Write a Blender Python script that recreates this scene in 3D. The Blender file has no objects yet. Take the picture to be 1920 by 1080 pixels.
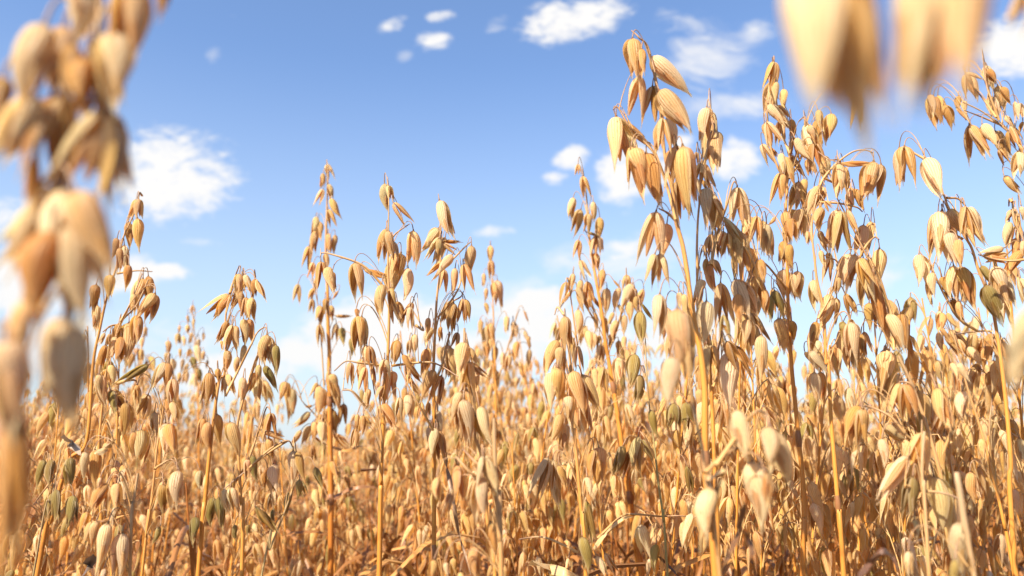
import bpy, math, random
from mathutils import Vector, Matrix

# ------------------------------------------------------------------ camera, sky, sun
scene = bpy.context.scene
CAM = Vector((0.0, 0.0, 0.95))
LENS = 28.0
F = LENS / 36.0 * 1920.0
HORIZON = 842.0
PITCH = math.atan((HORIZON - 540.0) / F)
cd = bpy.data.cameras.new("camera")
cam = bpy.data.objects.new("camera", cd)
scene.collection.objects.link(cam)
cam.location = CAM
cam.rotation_euler = (math.pi / 2 + PITCH, 0, 0)
cd.lens = LENS
cd.sensor_width = 36.0
cd.clip_start = 0.01
cd.clip_end = 3000
cd.dof.use_dof = True
cd.dof.focus_distance = 0.58
cd.dof.aperture_fstop = 8.0
scene.camera = cam
scene.view_settings.view_transform = 'Standard'
scene.view_settings.look = 'None'
scene.view_settings.exposure = 1.32
scene.view_settings.gamma = 1.0
scene.render.engine = 'CYCLES'
scene.cycles.use_denoising = True
scene.cycles.max_bounces = 8
scene.cycles.diffuse_bounces = 6
scene.cycles.transmission_bounces = 4
scene.cycles.transparent_max_bounces = 8

SUN_EL = math.radians(42)
SUN_AZ = math.radians(222)          # compass style: 0 = +Y (view direction), clockwise
sd = bpy.data.lights.new("sun", 'SUN')
sd.energy = 4.8
sd.angle = math.radians(0.5)
sd.color = (1.0, 0.92, 0.77)
sun = bpy.data.objects.new("sun", sd)
scene.collection.objects.link(sun)
to_sun = Vector((math.sin(SUN_AZ) * math.cos(SUN_EL), math.cos(SUN_AZ) * math.cos(SUN_EL), math.sin(SUN_EL)))
sun.rotation_euler = to_sun.to_track_quat('Z', 'Y').to_euler()

FWD = Vector((0, math.cos(PITCH), math.sin(PITCH)))
UPV = Vector((0, -math.sin(PITCH), math.cos(PITCH)))
def at(px, py, Y):
    d = FWD + Vector((1, 0, 0)) * ((px - 960) / F) + UPV * ((540 - py) / F)
    return CAM + d * (Y / d.y)

class NB:
    """tiny node builder"""
    def __init__(s, tree):
        s.t = tree; tree.nodes.clear()
    def n(s, kind, **kw):
        nd = s.t.nodes.new(kind)
        for k, v in kw.items():
            setattr(nd, k, v)
        return nd
    def l(s, a, b):
        s.t.links.new(a, b)
    def val(s, sock, v):
        if hasattr(v, 'is_linked') or isinstance(v, bpy.types.NodeSocket):
            s.l(v, sock)
        else:
            sock.default_value = v
    def m(s, op, a, b=0.0, c=None, clamp=False):
        nd = s.n('ShaderNodeMath', operation=op, use_clamp=clamp)
        s.val(nd.inputs[0], a); s.val(nd.inputs[1], b)
        if c is not None: s.val(nd.inputs[2], c)
        return nd.outputs[0]
    def vm(s, op, a, b=(0, 0, 0), out=0):
        nd = s.n('ShaderNodeVectorMath', operation=op)
        s.val(nd.inputs[0], a); s.val(nd.inputs[1], b)
        return nd.outputs[out]
    def mix(s, f, a, b, blend='MIX'):
        nd = s.n('ShaderNodeMix', data_type='RGBA', blend_type=blend)
        s.val(nd.inputs[0], f); s.val(nd.inputs[6], a); s.val(nd.inputs[7], b)
        return nd.outputs[2]
    def noise(s, vec, scale, detail=4, rough=0.5, dist=0.0):
        nd = s.n('ShaderNodeTexNoise')
        if vec is not None: s.l(vec, nd.inputs['Vector'])
        nd.inputs['Scale'].default_value = scale
        nd.inputs['Detail'].default_value = detail
        nd.inputs['Roughness'].default_value = rough
        nd.inputs['Distortion'].default_value = dist
        return nd
    def mr(s, v, a, b, c=0.0, d=1.0, smooth=True):
        nd = s.n('ShaderNodeMapRange', interpolation_type='SMOOTHSTEP' if smooth else 'LINEAR')
        s.val(nd.inputs[0], v)
        for i, x in enumerate((a, b, c, d)): nd.inputs[i + 1].default_value = x
        return nd.outputs[0]

world = bpy.data.worlds.new("World")
scene.world = world
world.use_nodes = True
w = NB(world.node_tree)
sky = w.n('ShaderNodeTexSky', sky_type='NISHITA', sun_disc=False)
sky.sun_elevation = SUN_EL
sky.sun_rotation = SUN_AZ
sky.air_density = 1.0
sky.dust_density = 1.0
sky.ozone_density = 2.0
geo = w.n('ShaderNodeTexCoord')
dirv = geo.outputs['Generated']
sep = w.n('ShaderNodeSeparateXYZ'); w.l(dirv, sep.inputs[0])
dy = w.m('MAXIMUM', sep.outputs[1], 0.02)
px_ = w.m('DIVIDE', sep.outputs[0], dy)
pz_ = w.m('DIVIDE', sep.outputs[2], dy)
comb = w.n('ShaderNodeCombineXYZ'); w.l(px_, comb.inputs[0]); w.l(pz_, comb.inputs[1])
P = comb.outputs[0]
warp = w.noise(P, 5.0, 3, 0.6)
wv = w.vm('SCALE', w.vm('SUBTRACT', warp.outputs['Color'], (0.5, 0.5, 0.5)))
wv.node.inputs['Scale'].default_value = 0.045
PW = w.vm('ADD', P, wv)
def sky_p(px, py):
    v = at(px, py, 1.0) - CAM
    return v.x, v.z
# (x, y, half width, half height, strength, tilt)  -- where the clouds stand in the sky
DENSE = [
    (322, 332, 112, 86, 1.3, -.25), (1070, 32, 105, 42, 1.2, .3), (1165, 325, 45, 60, 1.2, 0), (1205, 310, 60, 58, 1.1, 0),
    (1378, 298, 55, 38, 1.15, .2), (1068, 292, 34, 24, .9, .5), (1036, 333, 26, 17, .85, .2), (1895, 90, 75, 66, 1.3, .2),
    (818, 74, 42, 26, .8, 0), (738, 40, 36, 18, .75, .5), (822, 22, 32, 16, .6, 0), (932, 434, 42, 17, .85, 0),
    (990, 575, 75, 24, 1.0, .15), (700, 625, 110, 55, 1.2, .1), (600, 655, 110, 26, .7, 0), (1050, 620, 110, 34, 1.1, 0),
    (900, 660, 130, 40, .9, 0), (60, 520, 90, 60, 1.1, 0), (200, 520, 90, 30, .9, 0), (300, 515, 60, 13, .7, 0),
    (1420, 55, 50, 26, .55, .2), (1330, 640, 120, 60, .8, 0), (10, 390, 60, 40, .5, 0), (1180, 470, 60, 34, .7, .3),
    (90, 640, 120, 50, .9, 0), (420, 700, 120, 40, .7, 0), (1275, 262, 26, 24, .9, 0),
]
WISP = [
    (1320, 90, 110, 110, .7, .5), (1150, 485, 150, 60, .8, .15), (1370, 190, 150, 45, .65, .1), (1420, 60, 80, 40, .6, .2), (1590, 530, 150, 40, .6, .2), (400, 100, 26, 26, .5, 0),
    (432, 22, 22, 14, .35, 0), (930, 35, 36, 30, .4, .6), (1010, 8, 50, 14, .5, 0), (640, 590, 140, 26, .4, 0),
    (380, 460, 50, 14, .3, 0), (1620, 520, 160, 50, .4, .2), (950, 560, 180, 60, .5, .1), (250, 640, 240, 60, .5, 0),
    (1840, 180, 90, 26, .4, .2), (760, 100, 26, 20, .4, 0), (1740, 480, 80, 16, .5, .4),
]
def blobs(lst):
    acc = None
    for (x, y, a, b, s, tilt) in lst:
        cx, cz = sky_p(x, y)
        k = 1.06 / F
        v = w.vm('SUBTRACT', PW, (cx, cz, 0))
        if tilt:
            r = w.n('ShaderNodeVectorRotate', rotation_type='Z_AXIS')
            w.l(v, r.inputs['Vector']); r.inputs['Angle'].default_value = -tilt
            v = r.outputs[0]
        v = w.vm('MULTIPLY', v, (1 / (a * k), 1 / (b * k), 0))
        ln = w.vm('LENGTH', v, out=1)
        q = w.m('SUBTRACT', 1.0, w.m('MULTIPLY', ln, ln))
        if s != 1: q = w.m('ADD', q, s - 1.0)
        q = w.m('MAXIMUM', q, -1.35)
        acc = q if acc is None else w.m('SMOOTH_MAX', acc, q, 0.25)
    return acc
PS = w.vm('MULTIPLY', PW, (1.0, 1.7, 1.0))
nz1 = w.noise(PS, 9.0, 9, 0.62)
nz2 = w.noise(PS, 42.0, 5, 0.6)
fine = w.m('ADD', w.m('MULTIPLY', w.m('SUBTRACT', nz1.outputs[0], 0.5), 2.9), w.m('MULTIPLY', w.m('SUBTRACT', nz2.outputs[0], 0.5), 2.4))
dense = w.m('POWER', w.mr(w.m('ADD', blobs([(x, y, a, b, s + (.6 if y > 500 else .1), t) for x, y, a, b, s, t in DENSE]), fine), -0.2, 1.2), 1.1)
PS2 = w.vm('MULTIPLY', PW, (1.0, 2.0, 1.0))
nz3 = w.noise(PS2, 12.0, 8, 0.66, 0.6)
wfine = w.m('MULTIPLY', w.m('SUBTRACT', nz3.outputs[0], 0.5), 3.6)
wisp = w.m('MULTIPLY', w.mr(w.m('ADD', blobs(WISP), wfine), -0.25, 1.5), 0.85)
# open sky beyond the photographed quarter: scattered fair-weather cloud
nz4 = w.noise(dirv, 4.0, 8, 0.6)
rest = w.mr(nz4.outputs[0], 0.58, 0.75)
front = w.mr(sep.outputs[1], 0.25, 0.45)
cl = w.m('MAXIMUM', dense, wisp)
cl = w.m('MULTIPLY', cl, front)
cl = w.m('MAXIMUM', cl, w.m('MULTIPLY', w.m('MULTIPLY', rest, w.m('SUBTRACT', 1.0, front)), 0.7), clamp=True)
skyc = w.n('ShaderNodeHueSaturation'); w.l(sky.outputs[0], skyc.inputs['Color'])
skyc.inputs['Hue'].default_value = 0.5
skyc.inputs['Saturation'].default_value = 0.94
skyc.inputs['Value'].default_value = 0.9
tinted = w.mix(1.0, skyc.outputs[0], (1.10, 1.27, 1.49, 1), 'MULTIPLY')
# pale summer haze near the horizon
hz = w.mr(sep.outputs[2], -0.02, 0.46, 1.0, 0.0, smooth=False)
hz = w.m('MULTIPLY', w.m('POWER', hz, 1.35), 0.95)
hazed = w.mix(hz, tinted, (4.35, 4.85, 5.2, 1))
cloudc = w.mix(hz, (5.7, 5.6, 5.5, 1), (5.3, 5.35, 5.4, 1))
final = w.mix(cl, hazed, cloudc)
bg = w.n('ShaderNodeBackground'); w.l(final, bg.inputs[0]); bg.inputs[1].default_value = 0.0725
wo = w.n('ShaderNodeOutputWorld'); w.l(bg.outputs[0], wo.inputs[0])

# ------------------------------------------------------------------ materials
def mat_husk():
    m = bpy.data.materials.new("oat_husk"); m.use_nodes = True
    b = NB(m.node_tree)
    col = b.n('ShaderNodeAttribute', attribute_name='col')
    oi = b.n('ShaderNodeObjectInfo')
    base = b.mix(1.0, col.outputs['Color'], oi.outputs['Color'], 'MULTIPLY')
    hs = b.n('ShaderNodeHueSaturation')
    rnd = oi.outputs['Random']
    b.l(b.m('MULTIPLY_ADD', rnd, 0.014, 0.493), hs.inputs['Hue'])
    b.l(b.m('MULTIPLY_ADD', b.m('FRACT', b.m('MULTIPLY', rnd, 7.31)), 0.24, 0.92), hs.inputs['Value'])
    b.l(base, hs.inputs['Color'])
    uv = b.n('ShaderNodeUVMap', uv_map='UVMap')
    s = b.n('ShaderNodeSeparateXYZ'); b.l(uv.outputs[0], s.inputs[0])
    tc = b.n('ShaderNodeTexCoord')
    # longitudinal veins
    mott = b.noise(tc.outputs['Object'], 9.0, 4, 0.6)
    ang = b.m('ADD', b.m('MULTIPLY', s.outputs[0], math.pi * 9), b.m('MULTIPLY', mott.outputs[0], 1.7))
    vein = b.m('ABSOLUTE', b.m('SINE', ang))
    groove = b.mr(vein, 0.05, 0.75, 1.0, 0.0)
    st = b.n('ShaderNodeCombineXYZ'); b.l(b.m('MULTIPLY', s.outputs[0], 40.0), st.inputs[0]); b.l(b.m('MULTIPLY', s.outputs[1], 3.0), st.inputs[1])
    fibre = b.noise(st.outputs[0], 2.0, 3, 0.6)
    c1 = b.mix(b.m('MULTIPLY', groove, 0.66), hs.outputs[0], b.mix(1.0, hs.outputs[0], (0.66, 0.42, 0.22, 1), 'MULTIPLY'))
    c1 = b.mix(b.m('MULTIPLY', b.mr(fibre.outputs[0], 0.35, 0.7), 0.35), c1, b.mix(1.0, hs.outputs[0], (1.12, 1.16, 1.25, 1), 'MULTIPLY'))
    # weathered mottling
    big = b.noise(tc.outputs['Object'], 2.6, 3, 0.6)
    c1 = b.mix(b.m('MULTIPLY', b.mr(big.outputs[0], 0.45, 0.72), 0.4), c1, b.mix(1.0, c1, (0.84, 0.70, 0.52, 1), 'MULTIPLY'))
    # dry membranous tip paler, joint darker
    tip = b.mr(s.outputs[1], 0.62, 1.0)
    c1 = b.mix(b.m('MULTIPLY', tip, 0.35), c1, (0.86, 0.68, 0.40, 1))
    c1 = b.mix(b.m('MULTIPLY', b.mr(b.m('ABSOLUTE', b.m('SUBTRACT', s.outputs[0], 0.5)), 0.30, 0.5), 0.5), c1, (0.88, 0.70, 0.44, 1))
    spots = b.noise(tc.outputs['Object'], 16.0, 2, 0.5)
    c1 = b.mix(b.m('MULTIPLY', b.mr(spots.outputs[0], 0.66, 0.74), 0.5), c1, (0.30, 0.16, 0.07, 1))
    neck = b.mr(s.outputs[1], 0.0, 0.10, 1.0, 0.0)
    c1 = b.mix(b.m('MULTIPLY', neck, 0.55), c1, (0.34, 0.19, 0.09, 1))
    bump = b.n('ShaderNodeBump'); bump.inputs['Strength'].default_value = 0.4; bump.inputs['Distance'].default_value = 0.03
    b.l(b.m('SUBTRACT', b.m('MULTIPLY', fibre.outputs[0], 0.35), groove), bump.inputs['Height'])
    pr = b.n('ShaderNodeBsdfPrincipled')
    b.l(c1, pr.inputs['Base Color']); pr.inputs['Roughness'].default_value = 0.46
    pr.inputs['Specular IOR Level'].default_value = 0.38
    b.l(bump.outputs[0], pr.inputs['Normal'])
    tr = b.n('ShaderNodeBsdfTranslucent')
    b.l(b.mix(1.0, c1, (1.10, 0.98, 0.72, 1), 'MULTIPLY'), tr.inputs[0]); b.l(bump.outputs[0], tr.inputs[1])
    mx = b.n('ShaderNodeMixShader'); mx.inputs[0].default_value = 0.52
    b.l(pr.outputs[0], mx.inputs[1]); b.l(tr.outputs[0], mx.inputs[2])
    ax = b.m('ABSOLUTE', b.m('SUBTRACT', s.outputs[0], 0.5))
    edge = b.mr(ax, 0.36, 0.5)
    thin = b.m('ADD', b.m('MULTIPLY', b.mr(s.outputs[1], 0.74, 1.0), 0.55), b.m('MULTIPLY', edge, 0.22), clamp=True)
    tp_ = b.n('ShaderNodeBsdfTransparent'); tp_.inputs[0].default_value = (1.0, 0.93, 0.80, 1)
    mt = b.n('ShaderNodeMixShader'); b.l(thin, mt.inputs[0]); b.l(mx.outputs[0], mt.inputs[1]); b.l(tp_.outputs[0], mt.inputs[2])
    o = b.n('ShaderNodeOutputMaterial'); b.l(mt.outputs[0], o.inputs[0])
    return m
def mat_straw():
    m = bpy.data.materials.new("oat_straw"); m.use_nodes = True
    b = NB(m.node_tree)
    col = b.n('ShaderNodeAttribute', attribute_name='col')
    oi = b.n('ShaderNodeObjectInfo')
    base = b.mix(1.0, col.outputs['Color'], oi.outputs['Color'], 'MULTIPLY')
    uv = b.n('ShaderNodeUVMap', uv_map='UVMap')
    mp = b.vm('MULTIPLY', uv.outputs[0], (30.0, 14.0, 1.0))
    fib = b.noise(mp, 1.0, 4, 0.6)
    tc = b.n('ShaderNodeTexCoord')
    pat = b.noise(tc.outputs['Object'], 22.0, 4, 0.6)
    c = b.mix(b.m('MULTIPLY', b.mr(fib.outputs[0], 0.35, 0.7), 0.4), base, b.mix(1.0, base, (0.66, 0.52, 0.36, 1), 'MULTIPLY'))
    blot = b.noise(tc.outputs['Object'], 55.0, 3, 0.6)
    c = b.mix(b.m('MULTIPLY', b.mr(blot.outputs[0], 0.58, 0.72), 0.5), c, b.mix(1.0, base, (0.42, 0.34, 0.30, 1), 'MULTIPLY'))
    c = b.mix(b.m('MULTIPLY', b.mr(pat.outputs[0], 0.45, 0.7), 0.35), c, b.mix(1.0, base, (1.15, 1.3, 1.5, 1), 'MULTIPLY'))
    bump = b.n('ShaderNodeBump'); bump.inputs['Strength'].default_value = 0.35; bump.inputs['Distance'].default_value = 0.0006
    b.l(fib.outputs[0], bump.inputs['Height'])
    pr = b.n('ShaderNodeBsdfPrincipled')
    b.l(c, pr.inputs['Base Color']); pr.inputs['Roughness'].default_value = 0.42
    pr.inputs['Specular IOR Level'].default_value = 0.4
    b.l(bump.outputs[0], pr.inputs['Normal'])
    tr = b.n('ShaderNodeBsdfTranslucent'); b.l(c, tr.inputs[0])
    mx = b.n('ShaderNodeMixShader'); mx.inputs[0].default_value = 0.15
    b.l(pr.outputs[0], mx.inputs[1]); b.l(tr.outputs[0], mx.inputs[2])
    o = b.n('ShaderNodeOutputMaterial'); b.l(mx.outputs[0], o.inputs[0])
    return m
HUSK = mat_husk(); STRAW = mat_straw()
def mat_ground():
    m = bpy.data.materials.new("dry_soil"); m.use_nodes = True
    b = NB(m.node_tree)
    tc = b.n('ShaderNodeTexCoord')
    a = b.noise(tc.outputs['Object'], 3.0, 8, 0.65)
    c = b.noise(tc.outputs['Object'], 60.0, 6, 0.7)
    k = b.mix(b.mr(a.outputs[0], 0.35, 0.65), (0.07, 0.04, 0.022, 1), (0.15, 0.09, 0.045, 1))
    k = b.mix(b.mr(c.outputs[0], 0.5, 0.72), k, (0.36, 0.24, 0.12, 1))
    bp = b.n('ShaderNodeBump'); bp.inputs['Distance'].default_value = 0.02; b.l(c.outputs[0], bp.inputs['Height'])
    pr = b.n('ShaderNodeBsdfPrincipled'); b.l(k, pr.inputs['Base Color']); pr.inputs['Roughness'].default_value = 0.95
    b.l(bp.outputs[0], pr.inputs['Normal'])
    o = b.n('ShaderNodeOutputMaterial'); b.l(pr.outputs[0], o.inputs[0])
    return m
def mat_canopy():
    m = bpy.data.materials.new("ripe_canopy"); m.use_nodes = True
    b = NB(m.node_tree)
    tc = b.n('ShaderNodeTexCoord')
    v = b.n('ShaderNodeTexVoronoi'); b.l(tc.outputs['Object'], v.inputs['Vector']); v.inputs['Scale'].default_value = 14.0
    a = b.noise(tc.outputs['Object'], 0.5, 6, 0.6)
    k = b.mix(b.mr(v.outputs['Distance'], 0.1, 0.7), (0.66, 0.46, 0.22, 1), (0.40, 0.24, 0.09, 1))
    k = b.mix(b.m('MULTIPLY', b.mr(a.outputs[0], 0.4, 0.65), 0.5), k, (0.52, 0.42, 0.20, 1))
    pr = b.n('ShaderNodeBsdfPrincipled'); b.l(k, pr.inputs['Base Color']); pr.inputs['Roughness'].default_value = 0.9
    o = b.n('ShaderNodeOutputMaterial'); b.l(pr.outputs[0], o.inputs[0])
    return m

# ------------------------------------------------------------------ mesh helpers
class MB:
    """collects vertices, quads, uvs and a colour per vertex for one mesh"""
    def __init__(s):
        s.v = []; s.f = []; s.uv = []; s.c = []
    def grid(s, rows, uvs, col, close=False):
        """rows: list of rings (lists of Vector), uvs likewise"""
        base = len(s.v); n = len(rows[0])
        for ring, ur in zip(rows, uvs):
            for p, q in zip(ring, ur):
                s.v.append(tuple(p)); s.uv.append(q)
                s.c.append(col if not callable(col) else col(q))
        for i in range(len(rows) - 1):
            for j in range(n - 1 + (1 if close else 0)):
                a = base + i * n + j; b_ = base + i * n + (j + 1) % n
                s.f.append((a, b_, b_ + n, a + n))
    def add(s, other, mat, col=None):
        base = len(s.v)
        for p in other.v: s.v.append(tuple(mat @ Vector(p)))
        s.f.extend(tuple(base + i for i in f) for f in other.f)
        s.uv.extend(other.uv)
        if col is None: s.c.extend(other.c)
        else: s.c.extend((c[0] * col[0], c[1] * col[1], c[2] * col[2]) for c in other.c)
    def mesh(s, name, mat, smooth=True):
        me = bpy.data.meshes.new(name)
        me.from_pydata(s.v, [], s.f)
        at_ = me.attributes.new('col', 'FLOAT_COLOR', 'POINT')
        flat = []
        for c in s.c: flat.extend((c[0], c[1], c[2], 1.0))
        at_.data.foreach_set('color', flat)
        uvl = me.uv_layers.new(name='UVMap')
        idx = [0] * len(me.loops); me.loops.foreach_get('vertex_index', idx)
        fl = []
        for i in idx: fl.extend(s.uv[i])
        uvl.data.foreach_set('uv', fl)
        if isinstance(mat, (list, tuple)):
            for mm in mat: me.materials.append(mm)
        else: me.materials.append(mat)
        if smooth: me.polygons.foreach_set('use_smooth', [True] * len(me.polygons))
        me.update()
        return me

def catmull(pts, n):
    P_ = [pts[0] * 2 - pts[1]] + list(pts) + [pts[-1] * 2 - pts[-2]]
    out = []
    for i in range(1, len(P_) - 2):
        a, b_, c, d = P_[i - 1], P_[i], P_[i + 1], P_[i + 2]
        for k in range(n):
            t = k / n
            out.append(0.5 * ((2 * b_) + (c - a) * t + (2 * a - 5 * b_ + 4 * c - d) * t * t + (3 * b_ - a - 3 * c + d) * t ** 3))
    out.append(pts[-1].copy())
    return out
def bez(a, b_, c, d, n):
    o = []
    for i in range(n + 1):
        t = i / n; u = 1 - t
        o.append(a * u ** 3 + b_ * 3 * u * u * t + c * 3 * u * t * t + d * t ** 3)
    return o
def tube(mb, pts, radii, sides, cols):
    """pts list, radii list, cols: list of rgb per point or one rgb"""
    up = Vector((0.31, 0.95, 0.05)); rows = []; uvs = []; L = 0.0
    base = len(mb.v)
    for i, p in enumerate(pts):
        t = (pts[min(i + 1, len(pts) - 1)] - pts[max(i - 1, 0)])
        if t.length < 1e-9: t = Vector((0, 0, 1))
        t.normalize()
        if i: L += (p - pts[i - 1]).length
        x = t.cross(up)
        if x.length < 1e-4: x = t.cross(Vector((1, 0, 0)))
        x.normalize(); y = t.cross(x); up = x.cross(t) * -1 if False else up
        r = radii[i]
        ring = [p + x * (r * math.cos(k * 2 * math.pi / sides)) + y * (r * math.sin(k * 2 * math.pi / sides)) for k in range(sides)]
        rows.append(ring); uvs.append([(k / sides, L) for k in range(sides)])
    mb.grid(rows, uvs, (1, 1, 1), close=True)
    if isinstance(cols[0], (int, float)): cols = [cols] * len(pts)
    for i in range(len(pts)):
        for k in range(sides): mb.c[base + i * sides + k] = cols[i]
def ribbon(mb, pts, width, cols, rng, fold=0.35, across=4, twist=0.0):
    rows = []; uvs = []; base = len(mb.v); n = len(pts); L = 0
    for i, p in enumerate(pts):
        t = pts[min(i + 1, n - 1)] - pts[max(i - 1, 0)]; t.normalize()
        if i: L += (p - pts[i - 1]).length
        s = t.cross(Vector((0, 0, 1)) + Vector((0.1, 0.2, 0)));
        if s.length < 1e-4: s = Vector((1, 0, 0))
        s.normalize()
        nn = t.cross(s)
        a = twist * i / n; s2 = s * math.cos(a) + nn * math.sin(a); n2 = t.cross(s2)
        f = i / (n - 1); w_ = width * (min(1, f * 8 + 0.35)) * (1 - f ** 2.5) ** 0.8 + 0.0003
        ring = []
        for k in range(across + 1):
            q = k / across * 2 - 1
            ring.append(p + s2 * (q * w_ * 0.5) + n2 * (abs(q) * w_ * fold + 0.0006 * math.sin(9 * f + q * 3)))
        rows.append(ring); uvs.append([(k / across * 0.3, L) for k in range(across + 1)])
    mb.grid(rows, uvs, cols)

# ------------------------------------------------------------------ the spikelet (unit length, hangs along -Z)
WHITE = (1, 1, 1)
def glume_mb(rng, W, length, alpha, side, nu, nv, wrap=1.62, gape=0.0):
    """papery boat shaped glume whose back faces +Y*side; hinged at the joint by alpha"""
    mb = MB(); rows = []; uvs = []
    ph = rng.uniform(0, 6.28); bend = rng.uniform(-0.10, 0.10); flare = rng.uniform(0.0, 0.06)
    peak = 0.55 ** 0.55 * 0.0 + 1.0
    a_, b_ = rng.uniform(0.46, 0.60), rng.uniform(1.05, 1.45)
    um = a_ / (a_ + b_); nrm = um ** a_ * (1 - um) ** b_
    for i in range(nu + 1):
        u = i / nu
        uu = 0.5 - 0.5 * math.cos(math.pi * u) if False else u
        w_ = W * (uu ** a_ * (1 - uu) ** b_) / nrm if 0 < uu < 1 else 0.0
        w_ = max(w_, 0.010 if uu < .5 else 0.016)
        ring = []; ur = []
        wr = wrap * (1 - 0.28 * uu)
        for j in range(nv + 1):
            v = j / nv * 2 - 1
            ph_ = v * wr
            r = w_ * (1 + 0.035 * math.sin(v * 9 + ph) * (1 if nu > 6 else 0))
            x = r * math.sin(ph_)
            y = r * math.cos(ph_) * 0.92
            z = -uu * length
            if uu > 0.78: x += rng.uniform(-1, 1) * 0.008; z += rng.uniform(-1, 1) * (0.055 if i == nu else 0.014)
            x += bend * math.sin(uu * 3.0) * 0.6 + 0.012 * math.sin(uu * 7 + ph)
            y += flare * max(0, uu - 0.6)
            ring.append(Vector((x, y, z))); ur.append((j / nv, uu))
        rows.append(ring); uvs.append(ur)
    R = Matrix.Rotation(alpha, 4, 'X')
    S = Matrix.Diagonal((1, side, 1, 1))
    rows = [[S @ (R @ p) for p in r] for r in rows]
    mb.grid(rows, uvs, WHITE)
    return mb
def floret_mb(rng, nu, nv, count=2):
    mb = MB()
    for k in range(count):
        L = rng.uniform(0.66, 0.82); W = rng.uniform(0.060, 0.078); tilt = rng.uniform(0.03, 0.10) * (1 if k else -1)
        rows = []; uvs = []
        for i in range(nu + 1):
            u = i / nu
            r = W * (math.sin(math.pi * min(1, u * 0.94 + 0.03)) ** 0.75) * (1.1 - 0.45 * u)
            r = max(r, 0.004)
            rows.append([Vector((r * math.cos(t), r * 1.0 * math.sin(t) + tilt * u * 1.4 + tilt * 0.3, -0.04 - u * L)) for t in [q * 2 * math.pi / nv for q in range(nv)]])
            uvs.append([(q / nv, u * 0.9) for q in range(nv)])
        mb.grid(rows, uvs, (0.78, 0.62, 0.46), close=True)
    # joint with the pedicel
    pts = [Vector((0, 0, 0.035)), Vector((0, 0, 0.01)), Vector((0, 0, -0.03)), Vector((0, 0, -0.07))]
    tube(mb, pts, [0.013, 0.02, 0.03, 0.02], 6, [(0.45, .3, .22)] * 4)
    return mb
rngS = random.Random(5)
KINDS = {'c': (0.035, 0.11), 'o': (0.10, 0.17), 'w': (0.19, 0.28), 's': (0.0, 0.03)}
HI = {}; LO = {}; XLO = {}
for kind, (a0, a1) in KINDS.items():
    HI[kind] = []; LO[kind] = []; XLO[kind] = []
    for k in range(9):
        W = {'c': 0.158, 'o': 0.140, 'w': 0.134, 's': 0.08}[kind] * rngS.uniform(0.82, 1.12)
        al = rngS.uniform(a0, a1); ar = rngS.uniform(a0, a1) * rngS.uniform(.7, 1.2)
        L2 = rngS.uniform(0.80, 0.97)
        if kind == 'c' and k % 4 == 3: ar = rngS.uniform(0.18, 0.30)
        if k % 5 == 4: L2 = rngS.uniform(.55, .7)
        g1 = glume_mb(rngS, W, 1.0, al, 1, 16, 10)
        g2 = glume_mb(rngS, W * 0.96, L2, ar, -1, 16, 10)
        fl = floret_mb(rngS, 9, 7)
        HI[kind].append((fl.mesh("spikelet", HUSK), g1.mesh("glume", HUSK), g2.mesh("glume", HUSK)))
        lo = MB(); lo.add(glume_mb(rngS, W, 1.0, al, 1, 7, 5), Matrix.Identity(4)); lo.add(glume_mb(rngS, W, L2, ar, -1, 7, 5), Matrix.Identity(4))
        if kind in 'ow': lo.add(floret_mb(rngS, 4, 4, 1), Matrix.Identity(4))
        LO[kind].append((lo, lo.mesh("spikelet", HUSK)))
        xl = MB(); xl.add(glume_mb(rngS, W, 1.0, al, 1, 4, 3), Matrix.Identity(4)); xl.add(glume_mb(rngS, W, L2, ar, -1, 4, 3), Matrix.Identity(4))
        XLO[kind].append(xl)

GOLD = (0.79, 0.51, 0.165); PALE = (0.85, 0.69, 0.42); GREEN = (0.46, 0.35, 0.11); BROWN = (0.68, 0.40, 0.13); DARKG = (0.38, 0.28, 0.09)
def tone(mods, rng):
    if 'g' in mods and 'b' in mods: c = DARKG
    elif 'g' in mods: c = (0.64, 0.51, 0.24) if 'p' in mods else GREEN
    elif 'b' in mods: c = BROWN
    elif 'p' in mods: c = PALE
    else:
        t = rng.random() * (0.6 if 'q' in mods else 0.9)
        c = tuple(GOLD[i] * (1 - t) + PALE[i] * t for i in range(3))
    j = rng.uniform(0.9, 1.1)
    return tuple(min(1, x * j * rng.uniform(0.97, 1.03)) for x in c)
STEM = (0.66, 0.285, 0.05); STEMTOP = (0.64, 0.37, 0.13); THREAD = (0.48, 0.31, 0.16); THREAD2 = (0.32, 0.18, 0.11)

col_main = scene.collection
def link(name, data, parent=None, color=None):
    o = bpy.data.objects.new(name, data)
    col_main.objects.link(o)
    if parent is not None: o.parent = parent
    if color is not None: o.color = (color[0], color[1], color[2], 1)
    return o
def orient(A, T, side_on, roll, eye):
    z = (A - T).normalized()
    v = eye - A; v = v - z * v.dot(z); v.normalize()
    x = v if side_on else v.cross(z) * -1
    if side_on:
        y = z.cross(x)
    else:
        y = v; x = y.cross(z)
    y = z.cross(x)
    M = Matrix((x, y, z)).transposed().to_4x4()
    return M @ Matrix.Rotation(roll, 4, 'Z')
def spike_matrix(A, T, kind, rng, eye=CAM, wide=1.0):
    L = (T - A).length
    so = kind in 'ow'
    roll = rng.gauss(0, 0.32 if so else 0.62)
    if rng.random() < .5: roll += math.pi
    M = orient(A, T, so, roll, eye)
    return Matrix.Translation(A) @ M @ Matrix.Diagonal((L * wide, L * wide * rng.uniform(.92, 1.08), L, 1)), L
def add_spikelet(parent, M, kind, color, rng, hi=True):
    if hi:
        fl, g1, g2 = rng.choice(HI[kind])
        s = link("spikelet", fl, parent, color); s.matrix_basis = M
        link("glume", g1, s, color); link("glume", g2, s, tuple(c * rng.uniform(.93, 1.04) for c in color))
    else:
        s = link("spikelet", rng.choice(LO[kind])[1], parent, color); s.matrix_basis = M
    return s

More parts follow.
